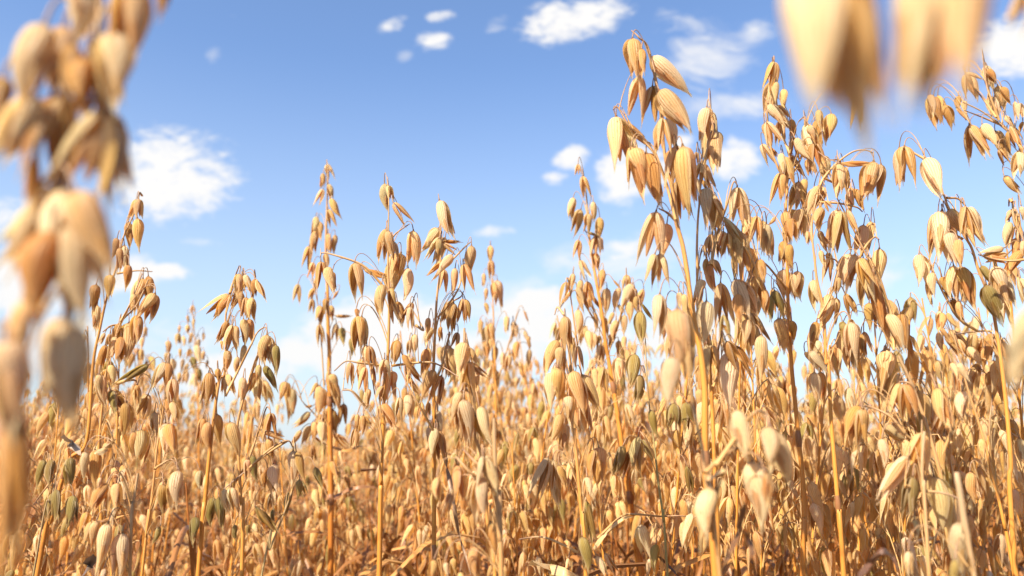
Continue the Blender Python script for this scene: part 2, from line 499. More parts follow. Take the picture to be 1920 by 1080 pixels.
# ------------------------------------------------------------------ plants seen one by one
TILES = {'A': (1380, 80, .2963), 'B': (1380, 360, .2963), 'C': (1640, 80, .2593), 'D': (1640, 340, .2593), 'E': (1120, 200, .2963),
         'F': (1120, 480, .2963), 'G': (130, 350, .3704), 'H': (40, 680, .3704), 'I': (420, 680, .3704), 'J': (780, 680, .3704),
         'K': (1120, 680, .3704), 'L': (1520, 600, .4444), 'M': (540, 540, .2778), 'N': (0, 0, .5556), 'O': (1400, 0, .2778),
         'Q': (480, 260, .5), 'R': (900, 260, .5), 'S': (1100, 0, .37037), 'T': (0, 540, .5), 'P': (0, 0, 1.0)}
def tp(tile, x, y):
    ox, oy, k = TILES[tile]
    return ox + x * k, oy + y * k
def parse_pts(s):
    out = []; tile = 'P'
    for tok in s.split():
        if tok.endswith(':'): tile = tok[:-1]; continue
        x, y = tok.split(','); out.append(tp(tile, float(x), float(y)))
    return out
def hero(name_label, Y, stem, spikes, branches=(), leaves=(), r=(0.6, 2.3), seed=0, category="oat plant", thread=1.0, stemcol=STEM, lean=0.0, spread=0.02, fat=1.0, pale=0.0, extra=0.0):
    rng = random.Random(seed + 101)
    pts = [at(x, y, Y) for x, y in parse_pts(stem)]
    for i, p in enumerate(pts): p.y += lean * i / max(1, len(pts) - 1)
    last, prev = pts[-1], pts[-2]
    d = (last - prev); d.normalize()
    if d.z > -0.5: d = Vector((d.x * .5, 0, -1))
    run = last.z / -d.z
    dx = max(-0.12, min(0.12, d.x * run * 0.5))
    if last.z > 0.03:
        pts.append(Vector((last.x + dx * .6, last.y + rng.uniform(-.02, .03), last.z * 0.45)))
        pts.append(Vector((last.x + dx, last.y + rng.uniform(-.02, .04), 0.0)))
    root_p = pts[-1].copy(); root_p.z = 0
    root = bpy.data.objects.new("oat_plant", None); col_main.objects.link(root)
    root.empty_display_size = 0.05
    root.location = root_p
    root['label'] = name_label; root['category'] = category; root['group'] = "ripe oat plants of the front rows"
    off = -root_p
    # stem
    cs = catmull(pts, 7)
    ztop, zb = cs[0].z, 0.0
    rad = []; cols = []
    nz_ = ztop - rng.uniform(.22, .30); nodes_z = [0, nz_, nz_ - rng.uniform(.10, .15)]
    for p in cs:
        f = max(0.0, min(1.0, (ztop - p.z) / 0.38))
        rr = (r[0] + (r[1] - r[0]) * f ** 0.8) * .88 / 1000
        g_ = max(0.0, min(1.0, (ztop - p.z - .15) / .35)); foot = tuple(stemcol[i] * (1 - g_) + stemcol[i] * (.74, .56, .50)[i] * g_ for i in range(3))  # lower stem: brown of dry sheaths, with canopy shade painted into the colour
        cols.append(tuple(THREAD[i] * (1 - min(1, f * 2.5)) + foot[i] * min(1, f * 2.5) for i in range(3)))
        rad.append(rr)
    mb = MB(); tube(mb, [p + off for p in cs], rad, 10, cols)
    # a swollen node with its ring and the split end of the leaf sheath
    for nz in nodes_z[1:]:
        for i in range(len(cs) - 1):
            if cs[i].z >= nz > cs[i + 1].z:
                a = cs[i].lerp(cs[i + 1], .5) + off; dn = (cs[i + 1] - cs[i]).normalized(); rr = rad[i]
                tube(mb, [a - dn * .006, a - dn * .003, a, a + dn * .003, a + dn * .006], [rr * 1.02, rr * 1.3, rr * 1.42, rr * 1.3, rr * 1.02], 10, [(.30, .13, .05)] * 5)
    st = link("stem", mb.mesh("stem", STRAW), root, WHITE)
    axis = list(cs)
    for bi, bstr in enumerate(branches):
        bp = catmull([at(x, y, Y + rng.uniform(-.008, .008)) for x, y in parse_pts(bstr)], 6)
        mb = MB(); n = len(bp)
        tube(mb, [p + off for p in bp], [(0.0004 + 0.0006 * (i / (n - 1))) for i in range(n)], 6, [tuple(THREAD2[k] * (1 - i / n) + STEMTOP[k] * (i / n) for k in range(3)) for i in range(n)])
        link("branch", mb.mesh("branch", STRAW), root, WHITE)
        axis += bp
    tile = 'P'; Yo = 0.0
    # spikelets grow in twos and threes: a companion hangs a little behind some of them
    toks = []
    for tok in spikes.replace('\n', ';').split(';'):
        toks.append(tok.strip())
        if extra and tok.strip() and rng.random() < extra and len(toks) < 92:
            q = tok.split(':')[-1].split()
            if len(q) == 5 and q[4][0] in 'co':
                a, b2 = rng.uniform(-55, 55), rng.uniform(-20, 45)
                toks.append("%f %f %f %f %s back" % (float(q[0]) + a, float(q[1]) + b2, float(q[2]) + a * 1.25, float(q[3]) + b2 * .8, rng.choice('ccoo')))
    for tok in toks:
        if not tok: continue
        if ':' in tok:
            h, tok = tok.split(':', 1)
            h = h.strip()
            if '@' in h: h, yy = h.split('@'); Yo = float(yy) - Y
            else: Yo = 0.0
            tile = h; tok = tok.strip()
            if not tok: continue
        q = tok.split()
        x0, y0 = tp(tile, float(q[0]), float(q[1])); x1, y1 = tp(tile, float(q[2]), float(q[3]))
        k = q[4]; kind = k[0]; mods = k[1:]
        Ys = Y + Yo + (rng.uniform(.02, .05) if len(q) > 5 else rng.uniform(-spread, spread))
        A = at(x0, y0, Ys); T = at(x1, y1, Ys)
        T = at(x1, y1, Ys + rng.uniform(-0.38, 0.2) * (T - A).length * (.5 if Y < .2 else 1))
        T = A + (T - A) * 1.09
        M, L = spike_matrix(A, T, kind, rng, wide=(1.08 if 'f' in mods else 1.0) * fat)
        if pale and rng.random() < pale: mods = 'p'
        M = Matrix.Translation(off) @ M
        add_spikelet(root, M, kind, tone(mods, rng), rng)
        # pedicel: rises from the nearest suitable point of the axis, arches over and hangs
        best, bs = None, 1e9
        for c in axis:
            hd = math.hypot(c.x - A.x, (c.y - A.y) * .5)
            sc = abs(c.z - (A.z - 0.45 * hd - 0.012)) + hd * 0.55
            if sc < bs: bs, best = sc, c
        Qp = best
        out = Vector((Qp.x - A.x, Qp.y - A.y, 0)); ol = out.length
        zdir = (A - T).normalized()
        P0 = Qp; P3 = A + zdir * 0.0005
        h_ = 0.006 + 0.10 * ol + rng.uniform(0, .004)
        P2 = A + zdir * h_ + Vector((0, 0, h_ * 0.9)) + (out.normalized() * min(ol * .15, .006) if ol > 1e-4 else Vector())
        P1 = Qp.lerp(A, 0.25) + Vector((0, 0, max(0.004, 0.3 * ol + max(0, A.z - Qp.z) * .4)))
        bp = bez(P0, P1, P2, P3, 12); n = 13
        mb = MB()
        tube(mb, [p + off for p in bp], [(0.00042 - 0.00018 * math.sin(math.pi * i / 12)) * thread for i in range(n)], 5,
             [tuple(STEMTOP[k] * (1 - i / n) + THREAD2[k] * (i / n) for k in range(3)) for i in range(n)])
        link("branch", mb.mesh("branch", STRAW), root, WHITE)
    for (lst, wd, lc) in leaves:
        lp = catmull([at(x, y, Y + (0.01 if i % 2 else -0.005)) for i, (x, y) in enumerate(parse_pts(lst))], 7)
        mb = MB(); ribbon(mb, [p + off for p in lp], wd / 1000, lc, rng, twist=rng.uniform(.3, 1.6))
        link("leaf", mb.mesh("leaf", STRAW), root, WHITE)
    return root

DRY = (0.48, 0.24, 0.07); DARK = (0.20, 0.10, 0.05); STRAWC = (0.56, 0.37, 0.17)
exec_heroes = []
def H(*a, **k): exec_heroes.append((a, k))

H("tallest oat plant of the front row, its top two spikelets on hooked threads", .46,
  "S: 340,380 375,560 E: 425,290 450,420 480,560 497,720 540,880 570,1060 F: 580,200 620,450 655,620 680,850 K: 545,300 550,560 580,850 600,1080",
  """S: 232 195 240 410 cf; 278 250 284 392 cb; 325 288 515 470 cp; 268 388 236 615 o; 333 438 320 640 o; 368 458 515 675 c; 380 605 345 780 s; 384 600 400 770 o; 405 600 450 760 c
  E: 120 65 205 420 w; 122 68 335 245 s; 215 255 235 510 o; 238 265 298 580 c; 310 295 395 620 cbf; 500 245 520 560 w; 540 250 600 680 c; 500 470 572 740 ob; 460 280 445 440 cb; 372 665 340 990 w; 440 740 415 950 c; 365 930 315 1140 o; 395 930 420 1140 o
  F: 515 230 530 330 c; 545 240 570 380 c; 430 320 440 570 c; 395 240 375 520 cp; 690 285 660 570 cpf""",
  branches=("S: 228,155 265,190 318,262 E: 400,40 400,80", "E: 100,20 130,5 200,120 290,215 370,310 440,500 495,715", "E: 390,645 440,670 495,720", "S: 318,262 345,370 375,560"), r=(.5, 3.2), seed=1, extra=0.0)
H("oat plant just right of the tallest, with thin brown stem and many folded spikelets", .50,
  "E: 668,260 655,420 650,560 636,720 630,900 632,1080 F: 632,200 640,360 700,560 715,760 K: 585,300 600,700 615,1080",
  """E: 693 5 672 245 cpf; 742 145 718 380 o; 745 160 768 405 c; 628 285 625 380 o; 655 358 640 520 w; 668 360 742 540 c; 622 450 640 570 c; 668 465 692 535 cb; 690 515 705 790 cpf; 740 590 785 790 c; 885 512 895 800 w; 800 700 932 880 sp; 825 800 812 970 o; 880 770 872 1000 c; 705 820 690 960 o; 762 870 778 965 ob; 690 960 682 1060 c; 712 970 752 1080 o; 915 880 958 1140 w; 1010 695 992 880 o; 1070 740 1062 930 c; 1030 965 1052 1100 cb; 740 560 800 700 s
  F: 660 150 640 310 cp; 700 60 750 230 c; 780 170 812 460 w; 870 150 985 400 cpf; 890 240 905 440 cb; 920 370 1035 590 c; 950 400 960 600 c; 815 540 905 720 cb; 880 570 990 750 sb; 830 610 820 980 cpf; 1040 500 1030 790 c; 1000 120 1022 340 o; 1062 210 1065 370 cb; 720 560 745 770 o; 690 560 700 750 c""",
  branches=("E: 690,0 735,140 700,260 655,420", "F: 790,480 760,640 780,800", "E: 890,500 860,480 820,620 760,800 720,1000", "F: 1010,20 900,330 880,520 800,700 730,830"), r=(.5, 2.0), seed=2, extra=0.5)
H("oat plant leaning in front with large soft cream grains hanging low", .33,
  "K: 470,120 500,300 530,420 545,560 590,900 620,1080",
  """F: 508 330 530 740 cf; 470 640 450 945 cpf; 590 560 600 760 c
  K: 565 632 560 905 cpf; 600 640 530 930 s; 785 500 830 835 cpf; 830 520 905 640 s; 850 560 870 740 s; 870 325 872 560 c; 885 345 968 600 c; 700 240 755 480 c""",
  branches=("K: 770,500 730,430 640,470 545,560", "K: 865,320 850,260 800,250 720,350 600,520"), leaves=(("K: 545,590 600,560 640,540 655,545", 3, STRAWC), ("K: 750,710 710,850 660,980 620,1080", 2, DARK), ("K: 725,835 765,880 785,980 800,1080", 2, DARK)), r=(.6, 1.7), seed=3, fat=1.12)
H("densely hung oat plant right of the tallest, one spikelet pair at its tip", .60,
  "A: 240,260 200,400 215,640 265,790 320,900 315,1080 B: 325,500 330,700 350,1080 K: 1000,190 1020,400 1040,600 1050,900 1040,1080",
  """A: 240 120 182 325 o; 242 125 236 262 c; 235 250 195 450 c; 252 250 248 385 c; 205 390 322 530 cpf; 262 395 340 490 c; 192 500 262 665 w; 180 510 215 670 c; 278 495 285 640 o; 350 485 362 605 cb; 165 640 238 792 o; 215 660 272 732 s; 285 700 302 850 cp; 360 600 385 765 w; 375 605 470 745 c; 442 520 472 705 cpf; 462 525 525 672 c; 500 495 545 672 cb; 517 425 552 562 c; 602 450 580 635 cf; 775 325 762 540 o; 550 715 592 850 cf; 490 640 518 832 cb; 450 740 482 855 ob; 330 700 442 855 s; 300 720 352 925 c; 280 822 246 1030 o; 298 830 300 980 c; 395 880 356 1072 cpf; 430 860 440 1010 c
  B: 310 122 342 322 cf; 345 170 370 312 cb; 412 110 400 302 c; 130 150 112 335 o; 190 205 222 430 cf; 248 162 200 215 c; 140 440 172 602 cb; 300 310 288 482 cb; 335 330 362 492 cb; 297 490 326 690 cf; 390 500 392 672 c; 352 520 402 682 c; 110 550 132 742 c; 152 570 186 772 cb; 222 655 220 812 cg; 242 620 300 792 cg; 267 800 292 1012 cf; 280 800 330 1040 c; 352 812 362 952 cb""",
  branches=("A: 340,470 345,620 335,760 320,900", "A: 230,90 238,240 260,400 300,600 340,700", "B: 10,560 60,600 150,440 270,550 320,620", "A: 395,500 440,480 420,700 340,860"), r=(.5, 2.2), seed=4, extra=0.5)
H("broad oat plant with tangled arching branch and lone spikelet far out on its right", .55,
  "A: 530,900 B: 480,200 500,450 515,570 545,700 560,850 570,1080 L: 75,180 85,400 105,650 125,900 140,1080",
  """A: 650 768 650 952 c; 680 780 692 962 cb; 660 765 855 768 s; 868 752 803 985 cb; 876 755 850 975 c; 725 920 735 1072 c; 752 930 802 1062 cb; 522 905 445 1085 cf; 540 930 510 1062 cb; 560 1000 612 1070 w
  B: 540 100 520 242 cf; 640 110 602 372 cpf; 660 118 682 405 w; 700 110 772 272 s; 808 208 772 392 cpf; 907 358 893 612 cf; 752 392 690 625 cpf; 812 475 822 745 cpf; 780 420 850 640 c; 600 650 530 872 c; 636 670 602 852 cf; 652 540 632 652 c; 692 650 742 792 ob; 722 820 742 1085 cpf; 790 900 822 1042 cb; 870 520 962 945 s; 842 700 852 872 c; 672 820 682 955 cg; 960 770 1052 1002 cpf; 1040 770 1082 1002 cb; 968 1000 930 1085 c; 520 940 512 1042 cp; 485 1010 545 1085 c; 487 555 512 752 cf; 450 250 452 332 c; 522 250 592 352 c; 532 370 562 472 c; 592 415 572 592 o; 512 820 470 1012 cb
  L: 167 10 195 212 cpf; 212 60 224 162 cb; 322 135 302 352 cf; 0 130 68 232 cp; 162 285 172 382 cp; 15 220 22 352 cp""",
  branches=("A: 520,690 590,740 660,750 640,880 560,860", "A: 870,700 820,680 740,690 640,760 560,850 520,930", "B: 640,40 700,150 790,330 900,560 980,760 1000,1000", "B: 905,300 880,285 830,330 780,420", "B: 560,400 650,460 600,650 520,800", "A: 800,1070 760,1040 640,1015 530,1010"), r=(.5, 2.3), seed=5, extra=0.5)
H("oat plant with two pale spikelets alone against the blue atop its bent stalk", .53,
  "C: 365,840 D: 500,100 530,180 640,380 700,480 750,640 800,760 850,900 P: 1880,700 1895,860 1905,1080",
  """C: 215 752 238 1050 o; 365 838 478 1100 cpf
  D: 482 220 465 545 cp; 530 205 680 392 c; 655 185 700 432 w; 662 190 792 445 cpf; 540 370 578 622 cpf; 600 420 620 622 c; 570 610 582 872 c; 622 630 720 925 cb; 320 530 330 755 cf; 415 658 410 872 cf; 395 800 420 900 s; 482 690 532 832 cb; 562 850 655 1032 cb; 485 950 472 1082 cf; 522 950 592 1052 c; 600 870 640 1000 c; 770 610 852 742 cg; 800 750 912 1022 cgf; 872 620 948 965 cp; 895 635 1025 905 cpf""",
  branches=("C: 220,745 290,800 360,840", "D: 320,500 380,590 440,690 520,850 620,1000 740,1080", "D: 655,175 600,125 520,120", "D: 485,180 520,340 640,420", "D: 400,600 415,640"), r=(.6, 2.2), seed=6, extra=0.1)
H("oat plant arching in with a crowded one-sided spray of spikelets under the corner cloud", .62,
  "C: 640,430 780,500 900,590 1000,680 1060,780 P: 1935,330 1950,420 1965,600 1975,1080",
  """C: 795 170 846 335 cp; 822 190 880 305 cb; 890 310 942 490 cf; 920 320 988 442 cb; 836 388 850 545 cpf; 655 228 702 412 ob; 660 215 792 272 sp; 605 385 595 490 cb; 590 470 682 575 s; 400 375 424 532 c; 425 390 472 612 cb; 500 450 562 625 cb; 685 590 762 862 w; 700 600 822 832 c; 778 590 880 752 cf; 872 640 992 832 cf; 940 540 1002 612 c; 900 770 962 902 ob; 1042 440 1062 562 cp; 1070 570 1050 652 c; 980 600 1062 762 s; 1042 790 1030 972 cpf; 940 970 1052 1092 cf; 960 640 1010 790 ob; 1000 600 1070 700 s""",
  branches=("C: 785,150 810,310 840,400 900,560", "C: 720,330 780,400 880,540", "C: 650,490 780,540 900,590", "C: 660,560 665,520 650,480"), r=(.6, 2.0), seed=7, extra=0.5)
H("oat plant half out of view with one spikelet held level, open like a beak", .50,
  "D: 995,150 1010,290 1070,410 1110,600 P: 1945,560 1960,800 1965,1080",
  """D: 997 205 948 305 c; 972 290 950 482 cpf; 1010 210 1048 365 s; 1020 415 1002 545 cb; 932 482 745 532 cp; 785 540 1002 592 s; 1062 500 970 682 cb; 1070 430 1082 545 c; 1035 690 1055 790 c; 1060 180 1085 300 cp; 1050 700 1120 900 cp""",
  branches=("D: 750,530 850,560 1000,575 1110,560", "D: 970,180 975,130 995,150"), r=(.6, 1.8), seed=8, extra=0.5)
H("slender twin-stalked oat plant left of the one with a grain on a level thread", .93,
  "Q: 270,100 268,180 262,420 268,560 270,700 275,800 P: 617,690 618,760 620,900 620,1080",
  """Q: 266 96 284 160 o; 252 130 243 186 c; 272 170 286 228 c; 252 190 225 258 o; 278 225 318 297 cf; 272 265 292 336 o; 228 295 208 362 c; 234 312 247 376 c; 222 345 218 432 c; 272 355 276 430 c; 297 360 292 432 cf; 200 402 180 497 o; 262 430 266 482 c; 216 465 196 536 o; 226 520 222 577 c; 158 545 150 620 o; 215 560 202 612 c; 212 600 206 657 o; 310 570 285 605 s
  M: 210 245 226 392 o; 325 240 308 372 o; 365 268 378 392 cg; 428 335 428 465 cg; 320 188 428 186 s; 292 120 292 222 c; 250 70 262 202 cb; 218 120 210 247 cf; 275 560 265 650 c; 300 628 330 832 cbf; 290 580 345 770 c; 375 780 368 945 ob; 198 640 152 752 o; 215 660 190 862 c; 243 680 232 832 cb; 165 795 112 800 c; 150 840 32 935 cf; 272 810 222 962 cb; 302 820 292 1052 ob; 152 930 100 1066 cf; 182 900 165 1040 c; 322 990 402 1085 cb; 230 900 240 1060 c; 90 960 20 1060 c
  I: 310 95 278 192 c; 318 100 322 200 c; 345 130 335 295 cf; 445 415 455 520 cb; 540 500 580 590 cb; 615 570 640 650 cb; 460 640 480 760 c""",
  branches=("Q: 212,300 205,470 235,640 245,760 255,930", "I: 350,120 400,200 440,240 520,330", "M: 375,770 365,690 430,700 540,850 600,950"), leaves=(("I: 460,370 520,410 620,440 690,420 780,460", 6, DRY), ("I: 555,690 600,650 680,625 790,632", 7, (.30, .14, .06))), r=(.6, 3.6), seed=9, spread=.03, thread=1.3)
H("oat plant with overlapping grains at its tip and one grain on a long level thread", .58,
  "Q: 498,250 495,480 500,620 495,800 492,870 P: 722,700 718,800 714,900 711,1080",
  """Q: 482 168 495 272 c; 497 175 512 238 c; 515 240 578 326 o; 488 338 470 466 cf; 492 345 508 440 c; 515 385 524 462 c; 590 345 584 482 cf; 370 465 386 600 cf; 405 490 499 520 s; 543 430 496 602 cf; 532 430 528 522 c; 570 485 556 602 cp; 472 545 470 667 c; 505 560 512 650 c; 500 590 540 702 s; 530 610 546 702 cb; 587 615 552 692 ob; 577 630 581 722 cpf; 243 462 250 568 ob; 268 482 290 582 c; 286 500 300 572 cb
  M: 475 190 470 432 c; 498 192 500 427 cpf; 462 138 465 220 cb; 532 385 522 522 cp; 547 390 582 562 cb; 490 480 480 652 c; 520 530 496 722 o; 562 500 592 682 sb; 540 680 540 822 cf; 420 500 420 664 cf; 650 480 640 655 cp; 700 560 690 785 cpf; 742 352 706 515 cbf; 637 660 612 782 c; 645 780 722 955 cb; 622 790 652 962 c; 755 735 740 905 op; 812 720 822 902 cp; 820 350 815 452 cp; 856 310 850 442 c; 772 450 852 572 cb; 830 530 902 632 cb; 802 580 892 732 s; 470 850 460 962 c; 507 860 490 1002 cb; 512 860 574 952 s; 455 950 440 1082 ob""",
  branches=("Q: 242,440 250,428 300,438 400,475 470,545", "Q: 575,320 520,360 500,400", "M: 312,560 390,495 480,505 600,520 670,535", "M: 1150,600 1040,530 960,502 860,505 700,525", "M: 370,690 440,700 530,810", "M: 830,130 915,280 860,250", "M: 750,530 820,680 890,800 980,960", "I: 740,20 780,260 800,400 790,540"), r=(.5, 2.6), seed=10, extra=0.0)
H("oat plant with a folded twisted spikelet near its top and a pale bare stalk", .62,
  "Q: 688,240 692,380 690,500 678,600 668,800 P: 813,700 814,860 813,1080",
  """Q: 688 232 738 372 cp; 690 270 715 340 cp; 685 335 620 422 cf; 690 370 646 466 o; 690 375 678 462 c; 700 385 772 388 s; 705 392 757 432 o; 735 435 676 512 cpf; 808 400 800 522 cf; 707 490 698 582 o; 747 485 737 582 c; 780 470 800 582 ob
  M: 1110 85 1038 242 c; 1118 100 1096 312 cf; 1180 70 1165 252 o; 1196 75 1216 222 c; 950 200 932 322 c; 972 268 928 392 cpf; 937 410 906 592 cb; 985 550 900 752 cf; 1037 590 975 812 ob; 1082 385 1050 602 cp; 1095 400 1112 642 c; 1147 300 1112 432 ob; 1012 830 1032 982 cp; 947 770 942 882 cb; 950 940 962 1085 cp; 1030 260 1030 350 cb
  J: 95 330 75 480 cpf; 110 340 132 505 cb; 107 250 122 372 cp""",
  branches=("Q: 808,385 790,400 750,440 690,500", "M: 1185,20 1165,60 1100,100 1010,200", "M: 1080,380 1090,300 1040,520 990,640", "Q: 780,460 760,560 700,650"), leaves=(("J: 130,400 160,520 200,730 230,900 280,1080", 4, (.28, .17, .10)),), r=(.5, 2.4), seed=11, extra=0.2)
H("stout oat plant with a wide-open spikelet whose one husk stands out level like a leaf", .50,
  "M: 1190,270 1195,500 1250,740 1270,900 J: 300,380 330,470 350,700 370,860 400,1080",
  """M: 1190 370 1160 602 cf; 1215 400 1272 525 c; 1222 498 1205 772 w; 1240 510 1280 700 c; 1165 700 1090 902 c; 1185 750 1212 1062 cf; 1162 720 1148 985 c; 1225 500 1345 600 s
  J: 320 220 385 425 cp; 300 270 372 402 cb""",
  branches=("M: 1100,860 1165,690 1230,700",), r=(.8, 2.0), seed=12, extra=0.4)
H("short oat plant with big glossy orange grains in pairs low in the middle", .40,
  "J: 395,280 400,500 410,700 425,900 432,1080",
  """J: 212 522 222 725 w; 185 640 130 780 s; 338 470 345 640 wp; 335 580 325 805 cf; 300 590 262 720 c; 345 480 400 660 c; 375 800 400 1040 s; 92 998 75 1110 cf; 292 930 320 1100 cf; 150 1010 162 1090 cp; 225 1060 230 1160 c; 105 580 115 700 c""",
  branches=("J: 240,440 320,520 400,560", "J: 210,520 205,480 280,560 400,640"), r=(1.0, 2.6), seed=13)
H("upright oat plant left of the tallest, its narrow head reaching above crowded neighbours", .80,
  "R: 385,110 400,230 405,330 430,500 455,640 470,760 495,900 520,1060 J: 1050,470 1075,600 K: 185,850 225,1080",
  """R: 368 95 366 142 w; 385 140 402 232 o; 350 220 338 306 cf; 425 235 426 312 c; 378 265 344 366 cf; 408 280 394 366 o; 400 350 450 370 s; 437 365 424 456 c; 450 370 462 422 c; 370 380 356 462 o; 432 430 442 497 c; 376 455 411 532 o; 350 505 334 577 c; 376 530 380 602 c; 402 535 411 627 o; 462 490 450 572 c; 345 568 300 622 s; 366 570 402 652 o; 476 560 471 656 c; 500 530 530 562 s; 550 510 555 592 c; 572 545 526 642 c; 370 640 365 742 c; 392 700 402 770 c; 500 650 480 702 c; 542 660 540 732 c; 470 600 480 640 c; 455 770 450 850 c; 515 825 512 935 cf; 460 860 462 960 cf; 430 730 425 790 c; 405 600 410 640 cb; 585 590 590 650 c; 600 640 604 700 c; 520 560 510 640 c; 540 740 545 800 c; 390 910 400 990 c; 410 930 436 1012 s; 510 680 500 760 c; 560 610 560 690 c; 580 560 570 650 c""",
  branches=("R: 290,650 350,570 380,600 440,700", "R: 550,520 540,620 500,760", "R: 405,870 440,830 480,880"), r=(.6, 3.4), seed=14, extra=0.35, thread=1.2)
H("heavy drooping oat plant with ribbed pale grains packed in a column", .55,
  "R: 315,660 330,760 340,860 J: 800,330 815,500 832,700 850,900 860,1080",
  """R: 317 665 330 802 cf; 288 755 250 882 c; 302 780 302 872 cf; 292 860 290 982 cf; 365 775 372 872 o; 350 870 386 1042 c; 335 880 340 960 c
  J: 712 25 702 175 cf; 772 168 776 320 cpf; 752 310 742 465 cpf; 732 260 672 395 c; 800 60 862 375 c; 690 50 682 242 c; 840 60 920 232 c; 668 480 590 692 o; 692 490 702 682 c; 722 520 752 642 cb; 705 570 732 735 cp; 740 520 832 570 s; 925 430 932 642 cf; 900 440 882 602 cb; 865 580 860 705 cp; 862 700 892 935 sg; 842 880 862 1062 cg; 912 980 962 1085 cp; 772 990 755 1062 cp; 790 500 780 640 c; 770 560 800 660 cb; 880 640 910 720 cp""",
  branches=("R: 280,660 290,632 315,660", "J: 790,20 800,200 805,330", "J: 520,895 580,885 650,885 740,920 822,962"), leaves=(("J: 590,1000 680,1020 760,1045 840,1090", 11, STRAWC), ("J: 900,940 960,860 1040,790 1100,780", 3, STRAWC)), r=(.8, 2.4), seed=15, extra=0.3)
H("unripe green-grained oat plant with a thin greenish stem, standing among golden ones", .62,
  "F: 262,345 300,500 310,700 330,960 K: 290,430 310,620 335,800 355,1080",
  """F: 268 350 278 552 cg; 238 620 200 832 cg; 272 758 240 922 cgb; 280 300 350 402 sg; 135 640 130 800 c; 35 700 40 880 o
  K: 130 420 82 572 cg; 165 440 115 585 sb; 207 375 205 562 cgp; 222 390 292 502 cgb; 266 240 302 372 cg; 217 60 206 202 cg; 388 205 356 332 cg; 398 208 412 342 cgb; 450 200 450 362 cg; 457 205 492 302 cgb; 452 520 482 672 sg; 220 820 262 1002 cpf; 297 920 290 1062 cg; 270 990 255 1085 cp""",
  branches=("K: 210,340 240,380 290,480", "K: 500,780 400,775 320,778 200,768 120,780 0,890"), leaves=(("K: 300,970 350,1010 410,1085", 3, (.14, .08, .05)), ("K: 120,780 60,840 0,900", 3, STRAWC)), r=(.4, 1.6), seed=16, stemcol=(.34, .29, .11))
H("oat plant with its slim leaning tip beside the big speckled cloud", .66,
  "G: 350,60 335,120 280,240 265,290 240,400 190,560 150,740 120,900 H: 330,400 240,500 150,800 80,1080",
  """G: 348 65 294 167 cf; 352 65 350 167 c; 345 160 350 322 cf; 300 180 310 312 cb; 242 260 214 362 cf; 278 295 286 432 cp; 256 310 250 432 cb; 302 395 285 522 cbf; 207 445 205 572 cf; 137 495 110 642 cbf; 142 600 130 742 cf; 325 190 345 290 c""",
  branches=("G: 345,60 355,30 368,45", "G: 420,430 350,425 300,430 240,440"), r=(.5, 2.4), seed=17)
H("oat plant with a tight brown bunch of grains beneath the thin streak of cloud", .60,
  "G: 400,470 340,600 260,690 220,820 180,980 170,1080 P: 185,860 190,1080",
  """G: 372 465 330 642 cf; 400 452 402 602 cb; 432 540 344 662 cf; 436 545 394 682 cbf; 327 540 320 652 c; 347 650 330 792 cb; 255 690 225 792 cb; 302 690 270 892 cf; 237 760 194 892 c; 262 760 240 892 cb; 182 800 164 932 cb; 180 740 145 802 c; 205 745 190 812 c; 210 900 215 1020 c; 150 950 160 1060 c
  H: 450 140 482 265 cg; 452 140 522 252 cb; 398 60 424 225 c; 530 200 520 380 cb; 540 220 560 330 c""",
  branches=("G: 370,440 300,610 260,680", "G: 170,735 210,705 260,700"), r=(.5, 2.2), seed=18)
H("oat plant with dense bent head, its top left spikelet pointing out to the left", .62,
  "G: 875,430 872,540 815,560 792,650 792,800 785,950 H: 1000,100 960,400 930,700 895,1080",
  """G: 812 545 686 668 w; 815 550 745 662 cb; 860 440 850 542 cf; 890 445 922 542 cp; 882 450 892 532 c; 940 465 935 572 cb; 945 470 994 572 s; 862 510 820 622 c; 862 530 872 642 c; 897 560 880 672 cb; 922 560 930 682 cf; 802 680 744 792 cb; 826 700 815 842 w; 842 705 852 832 c; 882 670 890 802 cf; 907 670 932 792 cb; 887 800 872 902 c; 802 830 790 952 c; 850 860 850 950 c; 770 780 775 830 c; 702 955 692 1082 cbf; 792 945 778 1062 cp; 802 950 832 1052 c; 752 990 722 1082 cb; 750 920 760 990 c
  H: 920 280 895 430 cb; 940 300 960 450 c; 990 260 1000 420 cb; 880 780 870 922 cgb; 970 680 960 830 cgb; 1000 680 1015 850 cgb""",
  branches=("G: 938,420 940,460", "G: 860,400 830,480 812,540", "G: 710,915 740,960 780,960"), r=(.5, 2.8), seed=19)
H("oat plant with striped grains close together on an arched thread beside the gap of sky", .58,
  "G: 1000,745 960,850 920,960 I: 70,300 75,500 85,700 90,1080",
  """G: 1000 748 985 902 cf; 1006 755 1032 922 c; 1046 800 1046 952 cg; 962 900 950 1002 c; 990 905 1050 1032 cg; 880 965 860 1092 cf; 950 965 962 1102 cpf; 940 940 900 1050 c
  I: 235 255 240 402 wb; 185 340 325 392 sp; 225 380 240 512 cf; 250 515 262 692 cpf; 220 530 215 642 cb; 350 445 344 622 cp; 366 450 402 602 cb; 45 560 40 662 c; 35 630 62 772 cp; 0 640 20 760 c; 115 490 120 602 c; 30 300 70 480 c; 240 660 230 760 c""",
  branches=("G: 1005,740 990,712 950,740 920,800 860,920 790,1060", "I: 235,240 215,228 180,330 120,500 60,600", "I: 0,640 120,540 220,460 320,395", "I: 350,430 320,395 230,440 100,560"), r=(.5, 2.6), seed=20)
